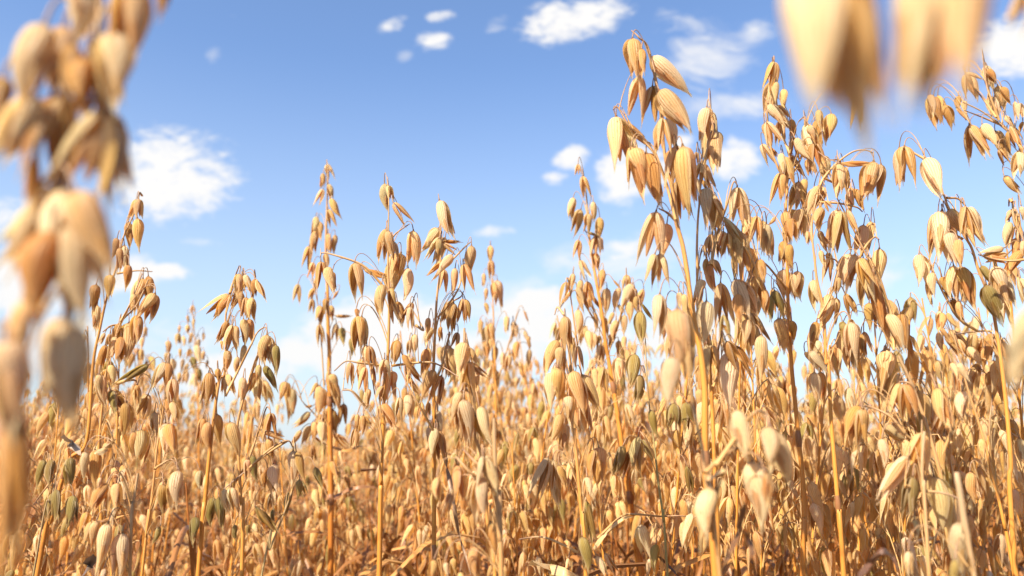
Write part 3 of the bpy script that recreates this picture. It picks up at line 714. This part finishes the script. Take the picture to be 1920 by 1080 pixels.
H("low oat plant with dark unripe husks on a greenish stem slanting under the sky gap", .70,
  "I: 370,580 345,650 290,800 230,950 190,1080",
  """I: 140 470 165 602 cgb; 382 590 370 692 cgb; 387 600 412 692 cg; 332 650 310 782 cgb; 160 730 275 862 sg; 247 740 252 812 cgb; 462 530 502 642 cgb; 55 820 60 900 cgb; 120 820 125 880 cg""",
  branches=("I: 240,860 270,800 300,760",), r=(.7, 1.6), seed=21, stemcol=(.36, .30, .11))
H("low oat plant with fat pale grains, the largest split with loose papery edges", .56,
  "G: 500,895 500,1000 H: 700,350 685,450 670,600 650,760 630,880 610,1080",
  """G: 488 890 420 1022 cf; 500 892 492 1012 cb; 522 970 542 1092 cf; 400 902 236 1002 sg; 342 1005 340 1085 c
  H: 587 120 582 242 cf; 767 80 770 225 cf; 642 160 590 302 w; 675 250 670 392 cp; 730 305 720 482 cpf; 745 310 782 462 cb; 607 340 594 522 cf; 572 350 570 472 cb; 652 400 610 522 s; 790 545 775 742 cpf; 802 560 822 702 c; 717 615 712 772 cbf; 902 545 912 652 cp; 955 50 920 205 cb; 702 830 660 922 cg; 740 180 745 300 cb; 760 200 785 300 c""",
  branches=("H: 585,110 570,88 480,100", "G: 340,1000 320,975 240,1000", "H: 790,530 760,490 700,520 675,540"), leaves=(("H: 380,800 450,785 560,765", 4, DRY),), r=(.5, 1.7), seed=22)
H("very low oat plant with dull grey-cream husks, one long grain pointing down left", .50,
  "H: 590,560 570,700 555,850 550,1080",
  """H: 322 450 310 592 cp; 372 440 370 642 cb; 497 600 545 755 cpf; 482 610 490 742 c; 432 610 360 762 cb; 442 620 420 782 c; 477 730 455 832 cp; 440 810 378 1062 cp; 512 860 480 1085 cp; 472 530 472 642 c; 400 580 385 640 cp; 380 800 360 940 c; 400 1000 380 1100 c; 420 1040 410 1140 cp""",
  leaves=(("H: 370,970 340,1020 305,1090", 6, (.14, .09, .06)), ("H: 385,460 430,420 480,385", 5, STRAWC), ("H: 220,365 260,400 300,470", 6, (.34, .24, .16))), r=(.8, 1.8), seed=23)
H("oat plant with blackish unripe spikelets at the far left low down", .62,
  "H: 200,440 180,560 150,700 60,1080",
  """H: 152 490 145 625 cgb; 112 490 80 632 cgb; 176 640 180 802 cgb; 158 660 128 795 cgb; 262 670 230 835 cg; 250 480 245 640 cgb; 268 690 275 820 cgb""",
  branches=("H: 60,720 120,640 180,560",), r=(.5, 1.5), seed=24, stemcol=(.34, .26, .11))
H("oat plant with a wide-split pale spikelet and a stalk slanting up to the left", .46,
  "L: 370,150 430,280 500,480 560,700 600,850 640,1080",
  """L: 375 265 362 435 w; 395 268 410 445 cb; 205 360 160 525 cb; 215 375 212 552 cf; 530 288 582 455 cf; 595 180 622 255 c; 622 180 672 262 cp; 642 300 642 425 cpf; 300 500 310 622 cp; 310 440 400 510 c""",
  branches=("L: 200,360 260,370 340,410 420,500 520,540", "L: 320,120 330,125", "L: 375,260 420,270 450,340", "L: 530,270 600,420 560,560"), r=(.8, 2.6), seed=25, extra=0.3)
H("oat plant with tall curved stem, striped grains and a brown bead on a level thread", .64,
  "L: 600,50 660,280 720,470 780,700 820,880 860,1080",
  """L: 762 55 750 182 cb; 802 85 812 272 cb; 792 240 812 355 c; 672 640 692 772 cf; 845 880 840 1012 cf; 880 500 892 602 c; 722 500 730 592 c; 545 30 590 90 c; 570 60 640 160 cb; 620 80 665 170 c; 540 50 560 130 c""",
  branches=("L: 610,60 680,50 740,45 765,50", "L: 820,470 850,480 880,500", "L: 770,300 755,440 760,600", "L: 760,50 820,200 800,320"), r=(.7, 2.2), seed=26, extra=0.4)
H("low near oat plant at the right with limp spread husks like folded paper", .42,
  "L: 480,470 470,620 480,800 500,1080",
  """L: 470 475 440 692 w; 410 575 288 755 sp; 418 585 368 785 c; 430 660 400 832 cgb; 520 660 580 915 cpg; 440 840 450 925 c; 520 918 420 952 sp""",
  branches=("L: 640,760 560,730 470,720 400,700",), r=(.8, 1.8), seed=27)
H("low blurred oat plant at the bottom edge with a drooping cream grain tip", .34,
  "L: 640,820 650,900 690,1080",
  """L: 625 850 660 1090 cpf; 610 1010 600 1130 cg; 412 975 422 1085 cpf""",
  leaves=(("L: 200,1085 250,1020 300,968 345,1000 370,1060", 2.5, (.16, .08, .05)),), r=(1.0, 1.6), seed=28)
H("blurred oat head close to the lens filling the left edge of the view", .155,
  "N: 360,20 330,100 350,230 350,380 240,560 130,640 100,900 T: 60,300 20,700 0,1080",
  """N: 272 -115 250 150 cp; 448 -70 425 200 c; 558 -70 542 60 cb; 150 80 78 365 cp; 215 90 180 330 c; 240 150 230 340 cb; 340 120 392 372 o; 290 200 280 390 cb; 385 110 400 370 c; 10 260 -5 440 cb; 120 320 -5 545 c; 175 330 135 610 ob; 215 320 150 540 c; 355 380 230 670 w; 370 385 360 660 cb; 370 385 395 700 s; 195 640 -15 880 c; 205 640 60 940 c; 255 645 385 935 c; 228 640 228 1000 w; 225 700 260 1085 s; 170 780 120 1095 cb; 235 760 275 1085 c; 120 520 100 700 s
  T: 100 50 60 260 c; 240 110 160 430 cp; 265 140 290 525 cp; 30 200 50 560 cb; 60 480 85 1000 sb; 20 380 60 760 cb; 0 250 20 500 c""",
  r=(.6, 1.4), seed=29, spread=.008, fat=1.12, pale=.35)
H("strongly blurred oat spikelets hanging into the top right corner very near the lens", .095,
  "P: 1500,-340 1700,-400 1900,-330 2250,200 2400,900",
  """O: 430 -300 700 1010 cp; 590 -280 885 780 c; 1210 -330 1110 760 cp; 1440 -330 1375 740 c
  P@0.15: 1950 -60 1905 60 cp; 1975 560 1900 725 cpf""",
  r=(.5, 1.2), seed=30, spread=.003, fat=.98)
H("slight oat plant standing back before the clouds just right of the middle, small pale grains", 1.02,
  "R: 40,400 44,460 48,600 55,800 60,1080 P: 930,900 932,1080",
  """R: 38 400 40 462 cf; 42 455 42 532 cf; 15 505 12 557 c; 25 560 20 612 c; 20 615 30 662 c; 65 530 72 642 cf; 50 540 55 600 c; 0 680 5 740 c; 40 690 45 760 c; 20 760 30 830 c; 60 780 50 850 c; 100 665 100 732 c; 125 685 130 747 c; 165 645 182 692 s; 140 760 130 840 c; 85 800 90 860 cf; 110 810 100 880 c; 180 740 190 790 c; 185 790 180 860 c; 150 860 170 900 c; 30 700 20 780 c""",
  branches=("R: 150,640 140,660 110,760 70,900",), r=(.5, 2.4), seed=31, thread=1.3)
H("small pale oat plant out of focus in the left distance between the front plants", 1.25,
  "G: 620,610 630,700 640,850 650,1000 P: 372,800 374,1080",
  """G: 625 598 626 656 w; 598 650 602 692 c; 630 668 625 716 c; 558 702 560 740 c; 600 700 595 747 c; 550 742 550 808 c; 577 755 580 810 c; 620 738 608 802 c; 655 770 656 832 cp; 680 738 674 782 c; 562 820 560 872 c; 642 800 660 900 cp; 600 895 580 945 c; 532 878 535 925 c; 700 878 694 922 c; 628 945 640 1022 cp; 590 925 580 1002 c; 656 920 662 992 cg; 575 870 570 940 c; 610 820 600 880 c; 680 830 672 890 c; 620 860 640 930 cg; 560 940 550 1010 c""",
  r=(.5, 2.0), seed=32, thread=1.3)
H("little oat plant with four grains in a line, left of the pale distant plant", 1.2,
  "G: 385,705 370,800 360,900 370,1080",
  "G: 385 710 386 772 cf; 370 765 364 824 cf; 345 815 334 892 o; 365 820 366 896 c; 385 930 380 1000 c; 390 880 395 930 c; 400 940 410 1010 c",
  r=(.5, 1.8), seed=33, thread=1.3)
H("faint oat plant behind the slanting green husk, few grains and a bare tip", 1.1,
  "G: 500,780 495,900 480,1080",
  "G: 500 782 502 852 cf; 490 838 490 902 c; 410 860 432 932 c; 520 870 525 930 c; 440 950 430 1010 c; 470 900 460 960 c",
  r=(.5, 1.8), seed=34, thread=1.3)

for a, k in exec_heroes: hero(*a, **k)

# ------------------------------------------------------------------ free-growing plants behind and between
def plan(rng, H_):
    """one oat plant of height H_ at the origin: stem points, branch polylines, spikelets"""
    lean = rng.uniform(0, 6.28); la = rng.uniform(0.02, 0.09)
    def axis(z):
        f = z / H_
        return Vector((math.cos(lean) * la * f ** 2.2 * H_, math.sin(lean) * la * f ** 2.2 * H_, z))
    stem = [axis(H_ * k / 9) for k in range(10)]
    pl = rng.uniform(0.19, 0.27); brs = []; sps = []
    nn = 6; prefer = rng.uniform(0, 6.28); bias = rng.uniform(0.0, 0.8)
    for i in range(nn):
        z0 = H_ - pl * (1 - i / (nn - 0.6)) - 0.004
        cnt = [5, 4, 4, 3, 2, 2][i]
        for b_ in range(cnt):
            az = rng.uniform(0, 6.28)
            if rng.random() < bias: az = prefer + rng.gauss(0, .8)
            ln = [.085, .075, .06, .045, .03, .018][i] * rng.uniform(0.5, 1.2)
            o = axis(z0 + rng.uniform(-.003, .003)); h = Vector((math.cos(az), math.sin(az), 0))
            reach = ln * rng.uniform(.30, .62)
            a1 = o + h * reach * .45 + Vector((0, 0, ln * .75)); e = o + h * reach + Vector((0, 0, ln * rng.uniform(.55, .95)))
            pts = bez(o, o + h * reach * .12 + Vector((0, 0, ln * .5)), e + Vector((0, 0, .012)), e, 7)
            brs.append((pts, 0.0005))
            sps.append((e, h))
            nsub = 2 if ln > .06 else (1 if ln > .035 and rng.random() < .8 else 0)
            for s_ in range(nsub):
                q = pts[2 + 2 * s_]; h2 = Vector((math.cos(az + rng.uniform(-1.4, 1.4)), math.sin(az + rng.uniform(-1.4, 1.4)), 0))
                e2 = q + h2 * rng.uniform(.008, .02) + Vector((0, 0, rng.uniform(-.004, .006)))
                brs.append((bez(q, q + h2 * .004 + Vector((0, 0, .010)), e2 + Vector((0, 0, .009)), e2, 5), 0.00035))
                sps.append((e2, h2))
    out = []
    for e, h in sps:
        L = rng.uniform(.022, .029)
        d = Vector((h.x * rng.uniform(0, .35), h.y * rng.uniform(0, .35), -1)) + Vector((rng.gauss(0, .12), rng.gauss(0, .12), 0))
        kind = rng.choices('cows', (58, 27, 9, 6))[0]
        out.append((e, e + d.normalized() * L, kind))
    leaves = []
    for k in range(rng.choice((2, 3, 4))):
        z0 = H_ * rng.uniform(.40, .78); o = axis(z0); az = rng.uniform(0, 6.28); h = Vector((math.cos(az), math.sin(az), 0)); ll = rng.uniform(.12, .30)
        up = rng.uniform(.1, .7)
        leaves.append(bez(o, o + h * ll * .3 + Vector((0, 0, ll * up)), o + h * ll * .8 + Vector((0, 0, ll * up * .6)), o + h * ll * rng.uniform(.7, 1.1) - Vector((0, 0, ll * rng.uniform(.1, .7))), 8))
    return stem, brs, out, leaves
def plan_tone(rng, green):
    r_ = rng.random()
    if rng.random() < green: return tone('g', rng)
    if r_ < .16: return tone('b', rng)
    if r_ < .30: return tone('p', rng)
    return tone('q', rng)
def stem_mb(stem, sides=7, r0=.0021, r1=.0006, hue=1.0):
    mb = MB(); cs = catmull(stem, 3); n = len(cs)
    tube(mb, cs, [r0 + (r1 - r0) * max(0, (i / (n - 1) - .55) / .45) ** .7 for i in range(n)], sides, [tuple(STEM[q] * (1 - (1 - (.60, .40, .32)[q]) * max(0, 1 - i / (n - 1) * 1.25)) for q in range(3)) for i in range(n)])  # foot of the stem dry brown, darkened further as painted-in crop shade
    return mb
# (a) plants near enough to show their parts: an Empty with stem, branch, leaf and spikelet children
rngP = random.Random(77)
PROTO = []
def make_proto(H_, green=0.04):
    root = bpy.data.objects.new("oat_plant", None); col_main.objects.link(root); root.empty_display_size = .05
    stem, brs, sps, leaves = plan(rngP, H_)
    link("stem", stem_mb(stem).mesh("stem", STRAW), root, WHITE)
    groups = {}
    for pts, r_ in brs:
        mb = MB(); n = len(pts)
        tube(mb, pts, [r_] * n, 4, [tuple(STEMTOP[k] * (1 - i / n) + THREAD[k] * (i / n) for k in range(3)) for i in range(n)])
        groups.setdefault(round(pts[0].z / .035), MB()).add(mb, Matrix.Identity(4))
    for mb in groups.values(): link("branch", mb.mesh("branch", STRAW), root, WHITE)
    for A, T, kind in sps:
        M, L = spike_matrix(A, T, kind, rngP, eye=A + Vector((rngP.uniform(-1, 1), rngP.uniform(-1, 1), .05)))
        add_spikelet(root, M, kind, plan_tone(rngP, green), rngP, hi=False)
    for lf in leaves:
        mb = MB(); ribbon(mb, lf, rngP.uniform(.004, .008), rngP.choice((DRY, (.42, .18, .05), (.26, .12, .045), STRAWC)), rngP, twist=rngP.uniform(0, 2.5))
        link("leaf", mb.mesh("leaf", STRAW), root, WHITE)
    return root
HEIGHTS = [.80, .88, .95, 1.02, 1.10, 1.18, 0.98, 1.06]
for h_ in HEIGHTS: PROTO.append((h_, make_proto(h_, .12 if h_ == .98 else .02)))
# (b) the same plants as one light mesh each
def merged_plant(H_, lod, rng, green=.03):
    stem, brs, sps, leaves = plan(rng, H_)
    mb = stem_mb(stem, 5 if lod else 4, .0022 if lod else .003)
    for pts, r_ in brs: tube(mb, pts[::2] if not lod else pts, [r_ * (1 if lod else 1.6)] * len(pts[::2] if not lod else pts), 3, THREAD)
    for lf in leaves: ribbon(mb, lf[::2], rng.uniform(.005, .009), rng.choice((DRY, (.42, .18, .05), (.26, .12, .045), STRAWC)), rng, across=2)
    nst = len(mb.f)
    for A, T, kind in sps:
        M, L = spike_matrix(A, T, kind, rng, eye=A + Vector((rng.uniform(-1, 1), rng.uniform(-1, 1), .05)))
        src = rng.choice(LO[kind])[0] if lod else rng.choice(XLO[kind])
        mb.add(src, M, plan_tone(rng, green))
    me = mb.mesh("oat_plant", [STRAW, HUSK])
    me.polygons.foreach_set('material_index', [0] * nst + [1] * (len(me.polygons) - nst))
    return me
rngM = random.Random(31)
MERGED = [(h_, merged_plant(h_, True, rngM, .06 if k % 4 == 2 else .02)) for k, h_ in enumerate([.78, .85, .9, .95, 1.0, 1.05, 1.1, 1.16])]
FAR = [(h_, merged_plant(h_, False, rngM, .05 if k % 3 == 2 else .01)) for k, h_ in enumerate([.86, .92, .98, 1.04])]

SKYLINE = [(-100, 700), (160, 690), (220, 650), (300, 690), (350, 640), (420, 700), (490, 740), (515, 846), (560, 850), (600, 800), (690, 790), (760, 720), (830, 740), (890, 640), (960, 590), (1010, 620), (1040, 640),
           (1090, 640), (1160, 600), (1210, 620), (1300, 640), (1400, 690), (1480, 660), (1560, 680), (1640, 740), (1690, 760), (1730, 600), (1800, 610), (1860, 640), (1930, 640), (2100, 640)]
def skyline(x):
    for (a, ya), (b_, yb) in zip(SKYLINE, SKYLINE[1:]):
        if a <= x < b_: return ya + (yb - ya) * (x - a) / (b_ - a)
    return 700
rngF = random.Random(2024)
CAMZ = CAM.z
placed = []
def spot(y0, y1, spread_px, gap, top_lo=None):
    """a free place in the stand and the height the plant reaches there"""
    for _ in range(60):
        Y = math.sqrt(rngF.uniform(y0 * y0, y1 * y1))
        px = rngF.uniform(-60, 1980)
        X = (px - 960) / F * Y * 1.02
        if any((X - a) ** 2 + (Y - b_) ** 2 < gap * gap for a, b_ in placed): continue
        yt = skyline(px) + rngF.expovariate(1 / spread_px)
        zt = CAMZ + (HORIZON - yt) / F * Y * 1.03
        zt = min(zt, CAMZ + 0.26 + rngF.uniform(-.05, .02)); zt = max(zt, CAMZ - 0.22)
        placed.append((X, Y))
        return X, Y, zt, px
    return None
def copy_tree(src, parent=None):
    c = src.copy(); col_main.objects.link(c); c.parent = parent
    for ch in KIDS.get(src.name, ()):
        cc = copy_tree(ch, c)
        cc.matrix_parent_inverse = ch.matrix_parent_inverse.copy()
    return c
KIDS = {}
for o in col_main.objects:
    if o.parent: KIDS.setdefault(o.parent.name, []).append(o)
def side_word(px):
    return "left" if px < 640 else ("middle" if px < 1280 else "right")
used = set()
N_PART, N_ONE = 150, 110
def pick(lst, zt):
    c = sorted(lst, key=lambda t: abs(t[0] - zt))[:3]
    return rngF.choice(c)
NEAR_SPOTS = [(1130, .80, 620), (1215, .72, 640), (1290, .85, 600), (1365, .70, 660), (1190, .76, 540), (1290, .64, 500), (1480, .66, 600), (1555, .66, 640), (1385, .64, 600), (1150, .72, 570), (1800, .68, 560), (1890, .64, 590), (1350, .72, 545), (1430, .74, 545), (1600, .72, 570), (1850, .72, 520), (1240, .9, 600), (1760, .8, 640), (1440, .80, 640), (1530, .72, 640), (1600, .90, 670), (1690, .78, 790), (1745, .85, 600),
              (1830, .72, 640), (1900, .85, 600), (240, .80, 700), (300, .75, 690), (420, .85, 690), (160, .70, 760), (900, .85, 690), (980, .90, 760), (760, .85, 740), (1000, .8, 830), (640, .85, 840), (1170, 1.0, 600), (1250, 1.1, 640), (1330, .95, 690), (1400, 1.05, 640), (1490, 1.0, 690), (1570, 1.1, 650), (1640, 1.0, 790), (1780, 1.0, 590), (1860, 1.05, 610), (1040, 1.0, 680), (200, 1.0, 660), (450, 1.0, 720), (270, .9, 640), (700, 1.0, 780), (860, 1.0, 640), (900, 1.2, 610), (965, 1.3, 590), (1010, 1.1, 650), (1060, 1.2, 620), (935, 1.0, 690), (870, 1.3, 660), (1120, 1.3, 600), (1165, 1.1, 660), (760, 1.3, 690), (680, 1.4, 740)]
for i in range(N_PART):
    low = i % 3 == 0
    if i < len(NEAR_SPOTS):
        px, Y, yt = NEAR_SPOTS[i]; low = False; X = (px - 960) / F * Y * 1.02
        s = (X, Y, CAMZ + (HORIZON - yt) / F * Y * 1.03, px); placed.append((X, Y))
    else: s = spot(.80 if low else .95, 1.5 if low else 1.9, 150 if low else 55, .05)
    if s is None: continue
    X, Y, zt, px = s
    if low: zt = CAMZ - rngF.uniform(.0, .13) * 1.0
    h_, pr = pick(PROTO, zt)
    if pr.name not in used: o = pr; used.add(pr.name)
    else: o = copy_tree(pr)
    sc = zt / h_
    o.location = (X, Y, 0); o.rotation_euler = (0, 0, rngF.uniform(0, 6.28)); o.scale = (sc, sc, sc)
    sw = side_word(px)
    o['category'] = "oat plant"
    o['group'] = "oat plants crowded just behind the front ones, %s third of the field" % sw
    o['label'] = {"left": "golden oat plant crowded just behind the front ones, left third of the field",
                  "middle": "golden oat plant crowded just behind the front ones, middle of the field",
                  "right": "golden oat plant crowded just behind the front ones, right third of the field"}[sw]
for h_, pr in PROTO:
    if pr.name not in used:
        pr.location = (rngF.uniform(-.8, .8), 1.9, 0)
        pr['category'] = "oat plant"; pr['group'] = "oat plants crowded just behind the front ones, middle third of the field"
        pr['label'] = "golden oat plant crowded just behind the front ones, middle of the field"
for i in range(N_ONE):
    s = spot(1.3, 2.8, 50, .05)
    if s is None: continue
    X, Y, zt, px = s
    h_, me = pick(MERGED, zt)
    o = link("oat_plant", me, None, tuple(rngF.uniform(.92, 1.06) for _ in range(3)))
    sc = zt / h_
    o.location = (X, Y, 0); o.rotation_euler = (0, 0, rngF.uniform(0, 6.28)); o.scale = (sc, sc, sc)
    sw = side_word(px)
    o['category'] = "oat plant"
    o['group'] = "smaller out-of-focus oat plants farther back, %s third of the field" % sw
    o['label'] = "small soft-looking oat plant farther back, %s of the field" % {"left": "left third", "middle": "middle", "right": "right third"}[sw]

# (c) the rest of the crop, past counting: one object that sets the plants out again and again
ground_me = MB()
S_ = 900.0
ground_me.grid([[Vector((-S_, -S_, 0)), Vector((S_, -S_, 0))], [Vector((-S_, S_, 0)), Vector((S_, S_, 0))]], [[(0, 0), (1, 0)], [(0, 1), (1, 1)]], WHITE)
g = link("ground", ground_me.mesh("ground", mat_ground())); g['kind'] = "structure"

def field_object(name, variants, pts_data):
    me = bpy.data.meshes.new(name)
    me.from_pydata([p[0] for p in pts_data], [], [])
    a = me.attributes.new('rot', 'FLOAT', 'POINT'); a.data.foreach_set('value', [p[1] for p in pts_data])
    a = me.attributes.new('scl', 'FLOAT', 'POINT'); a.data.foreach_set('value', [p[2] for p in pts_data])
    a = me.attributes.new('idx', 'INT', 'POINT'); a.data.foreach_set('value', [p[3] for p in pts_data])
    ob = link(name, me, None, WHITE); ob['kind'] = "stuff"
    ng = bpy.data.node_groups.new(name, 'GeometryNodeTree')
    ng.interface.new_socket('Geometry', in_out='INPUT', socket_type='NodeSocketGeometry')
    ng.interface.new_socket('Geometry', in_out='OUTPUT', socket_type='NodeSocketGeometry')
    N = ng.nodes; Lk = ng.links
    gi = N.new('NodeGroupInput'); go = N.new('NodeGroupOutput')
    join = N.new('GeometryNodeGeometryToInstance')
    for v in reversed(variants):
        oi = N.new('GeometryNodeObjectInfo'); oi.transform_space = 'ORIGINAL'; oi.inputs['Object'].default_value = v
        oi.inputs['As Instance'].default_value = False
        Lk.new(oi.outputs['Geometry'], join.inputs[0])
    m2p = N.new('GeometryNodeMeshToPoints'); Lk.new(gi.outputs[0], m2p.inputs[0])
    iop = N.new('GeometryNodeInstanceOnPoints'); Lk.new(m2p.outputs[0], iop.inputs['Points']); Lk.new(join.outputs[0], iop.inputs['Instance'])
    iop.inputs['Pick Instance'].default_value = True
    def attr(nm, ty):
        n_ = N.new('GeometryNodeInputNamedAttribute'); n_.data_type = ty; n_.inputs[0].default_value = nm
        return n_.outputs[0]
    Lk.new(attr('idx', 'INT'), iop.inputs['Instance Index'])
    cx = N.new('ShaderNodeCombineXYZ'); Lk.new(attr('rot', 'FLOAT'), cx.inputs[2])
    Lk.new(cx.outputs[0], iop.inputs['Rotation'])
    Lk.new(attr('scl', 'FLOAT'), iop.inputs['Scale'])
    Lk.new(iop.outputs[0], go.inputs[0])
    md = ob.modifiers.new('crop', 'NODES'); md.node_group = ng
    return ob
# four light plants stand in the crop themselves; the crop object repeats them
far_objs = []
for k, (h_, me) in enumerate(FAR):
    o = link("oat_plant", me, None, WHITE)
    o.location = ((-1.1, -.35, .5, 1.3)[k], 3.5 + .1 * k, 0)
    o['category'] = "oat plant"; sw = ("left third", "middle", "middle", "right third")[k]
    o['group'] = "smaller out-of-focus oat plants farther back, %s of the field" % sw if sw == "middle" else "smaller out-of-focus oat plants farther back, %s of the field" % sw
    o['label'] = "small soft-looking oat plant farther back, %s of the field" % sw
    o['group'] = "smaller out-of-focus oat plants farther back, %s third of the field" % ("left", "middle", "middle", "right")[k]
    far_objs.append((h_, o))
# a headless shoot: bare stalks with long dry curled leaves
rngB = random.Random(12); mbs = MB()
for q in range(3):
    bx, by = rngB.uniform(-.02, .02), rngB.uniform(-.02, .02); dx_, dy_ = rngB.uniform(-.09, .09), rngB.uniform(-.09, .09)
    hh = .92 * (1 - .12 * q)
    stq = [Vector((bx + dx_ * (k / 8) ** 2, by + dy_ * (k / 8) ** 2, hh * k / 8)) for k in range(9)]
    tube(mbs, stq, [.0024 - .00018 * k for k in range(9)], 5, [(.38, .135, .03)] * 9)
    for k in (4, 5, 6, 7):
        o_ = stq[k]; az = rngB.uniform(0, 6.28); h_ = Vector((math.cos(az), math.sin(az), 0)); ll = rngB.uniform(.10, .24); up = rngB.uniform(.2, .9)
        ribbon(mbs, bez(o_, o_ + h_ * ll * .2 + Vector((0, 0, ll * up)), o_ + h_ * ll * .7 + Vector((0, 0, ll * up * .7)), o_ + h_ * ll * .9 - Vector((0, 0, ll * rngB.uniform(.0, .8))), 8), rngB.uniform(.003, .007), rngB.choice(((.48, .20, .05), (.30, .13, .04), (.60, .33, .10))), rngB, twist=rngB.uniform(0, 3))
bare = link("oat_shoot", mbs.mesh("oat_shoot", STRAW), None, WHITE)
bare.location = (.17, 1.02, 0); bare['category'] = "dry shoot"; bare['label'] = "headless bare oat shoot with long curled dry leaves low in the stand"
far_objs.append((.92, bare))
pts_data = []
def scatter(y0, y1, density, hmean, hsd, rng, lowfill=False):
    halfw = 0.66
    n = int(density * halfw * (y1 * y1 - y0 * y0))
    for _ in range(n):
        Y = math.sqrt(rng.uniform(y0 * y0, y1 * y1)); px = rng.uniform(-60, 1980)
        X = (px - 960) / F * Y * 1.03
        zt = CAMZ + rng.gauss(hmean, hsd)
        if lowfill: zt = CAMZ - rng.uniform(.03, .25)
        lim = CAMZ + (HORIZON - (skyline(px) + 25)) / F * Y * 1.03
        zt = min(zt, max(lim, CAMZ - .02 - .01 * Y if Y < 3 else CAMZ + rng.gauss(-.01, .02)), CAMZ + .22)
        k = min(range(4), key=lambda q: abs(far_objs[q][0] - zt) + rng.uniform(0, .06))
        pts_data.append(((X, Y, 0), rng.uniform(0, 6.28), zt / far_objs[k][0], k))
rngC = random.Random(9)
scatter(1.0, 3.4, 22, 0, .05, rngC, lowfill=True)
for _ in range(2400):
    Y = math.sqrt(rngC.uniform(.7, 14.0)); X = rngC.uniform(-.68, .68) * Y; pts_data.append(((X, Y, 0), rngC.uniform(0, 6.28), (CAMZ - rngC.uniform(.03, .22)) / .92, 4))
scatter(2.6, 7.0, 46, .05, .10, rngC)
scatter(7.0, 16.0, 26, .06, .12, rngC)
scatter(16.0, 40.0, 5, .08, .12, rngC)
# crop standing beside and behind the camera, seen by light and by a step to the side
for _ in range(500):
    ang = rngC.uniform(0, 6.28); rr = math.sqrt(rngC.uniform(.8, 9.0))
    X, Y = rr * math.cos(ang), rr * math.sin(ang)
    if Y > 0 and abs(X) < Y * .74 + .12: continue
    k = rngC.randrange(4); pts_data.append(((X, Y, 0), rngC.uniform(0, 6.28), rngC.uniform(.8, .95), k))
field_object("oat_crop", [o for _, o in far_objs], pts_data)

# the distant top of the crop, a rough blanket of heads out to the horizon
def canopy():
    mb = MB(); rng = random.Random(4)
    rows = []; uvs = []
    rr = 13.0; rad = []
    while rr < 850: rad.append(rr); rr *= 1.035 if rr < 60 else 1.12
    for r_ in rad:
        ring = []; ur = []
        for j in range(241):
            a = math.radians(-44 + 88 * j / 240)
            amp = .035 if r_ < 80 else .15
            ring.append(Vector((math.sin(a) * r_, math.cos(a) * r_, CAMZ - .07 + rng.gauss(0, amp) * .7 + (0.0 if r_ < 60 else -.05)))); ur.append((j / 240, r_))
        rows.append(ring); uvs.append(ur)
    first = [Vector((p.x, p.y, .3)) for p in rows[0]]
    rows.insert(0, first); uvs.insert(0, uvs[0])
    mb.grid(rows, uvs, WHITE)
    o = link("distant_crop", mb.mesh("distant_crop", mat_canopy(), smooth=False)); o['kind'] = "stuff"
canopy()
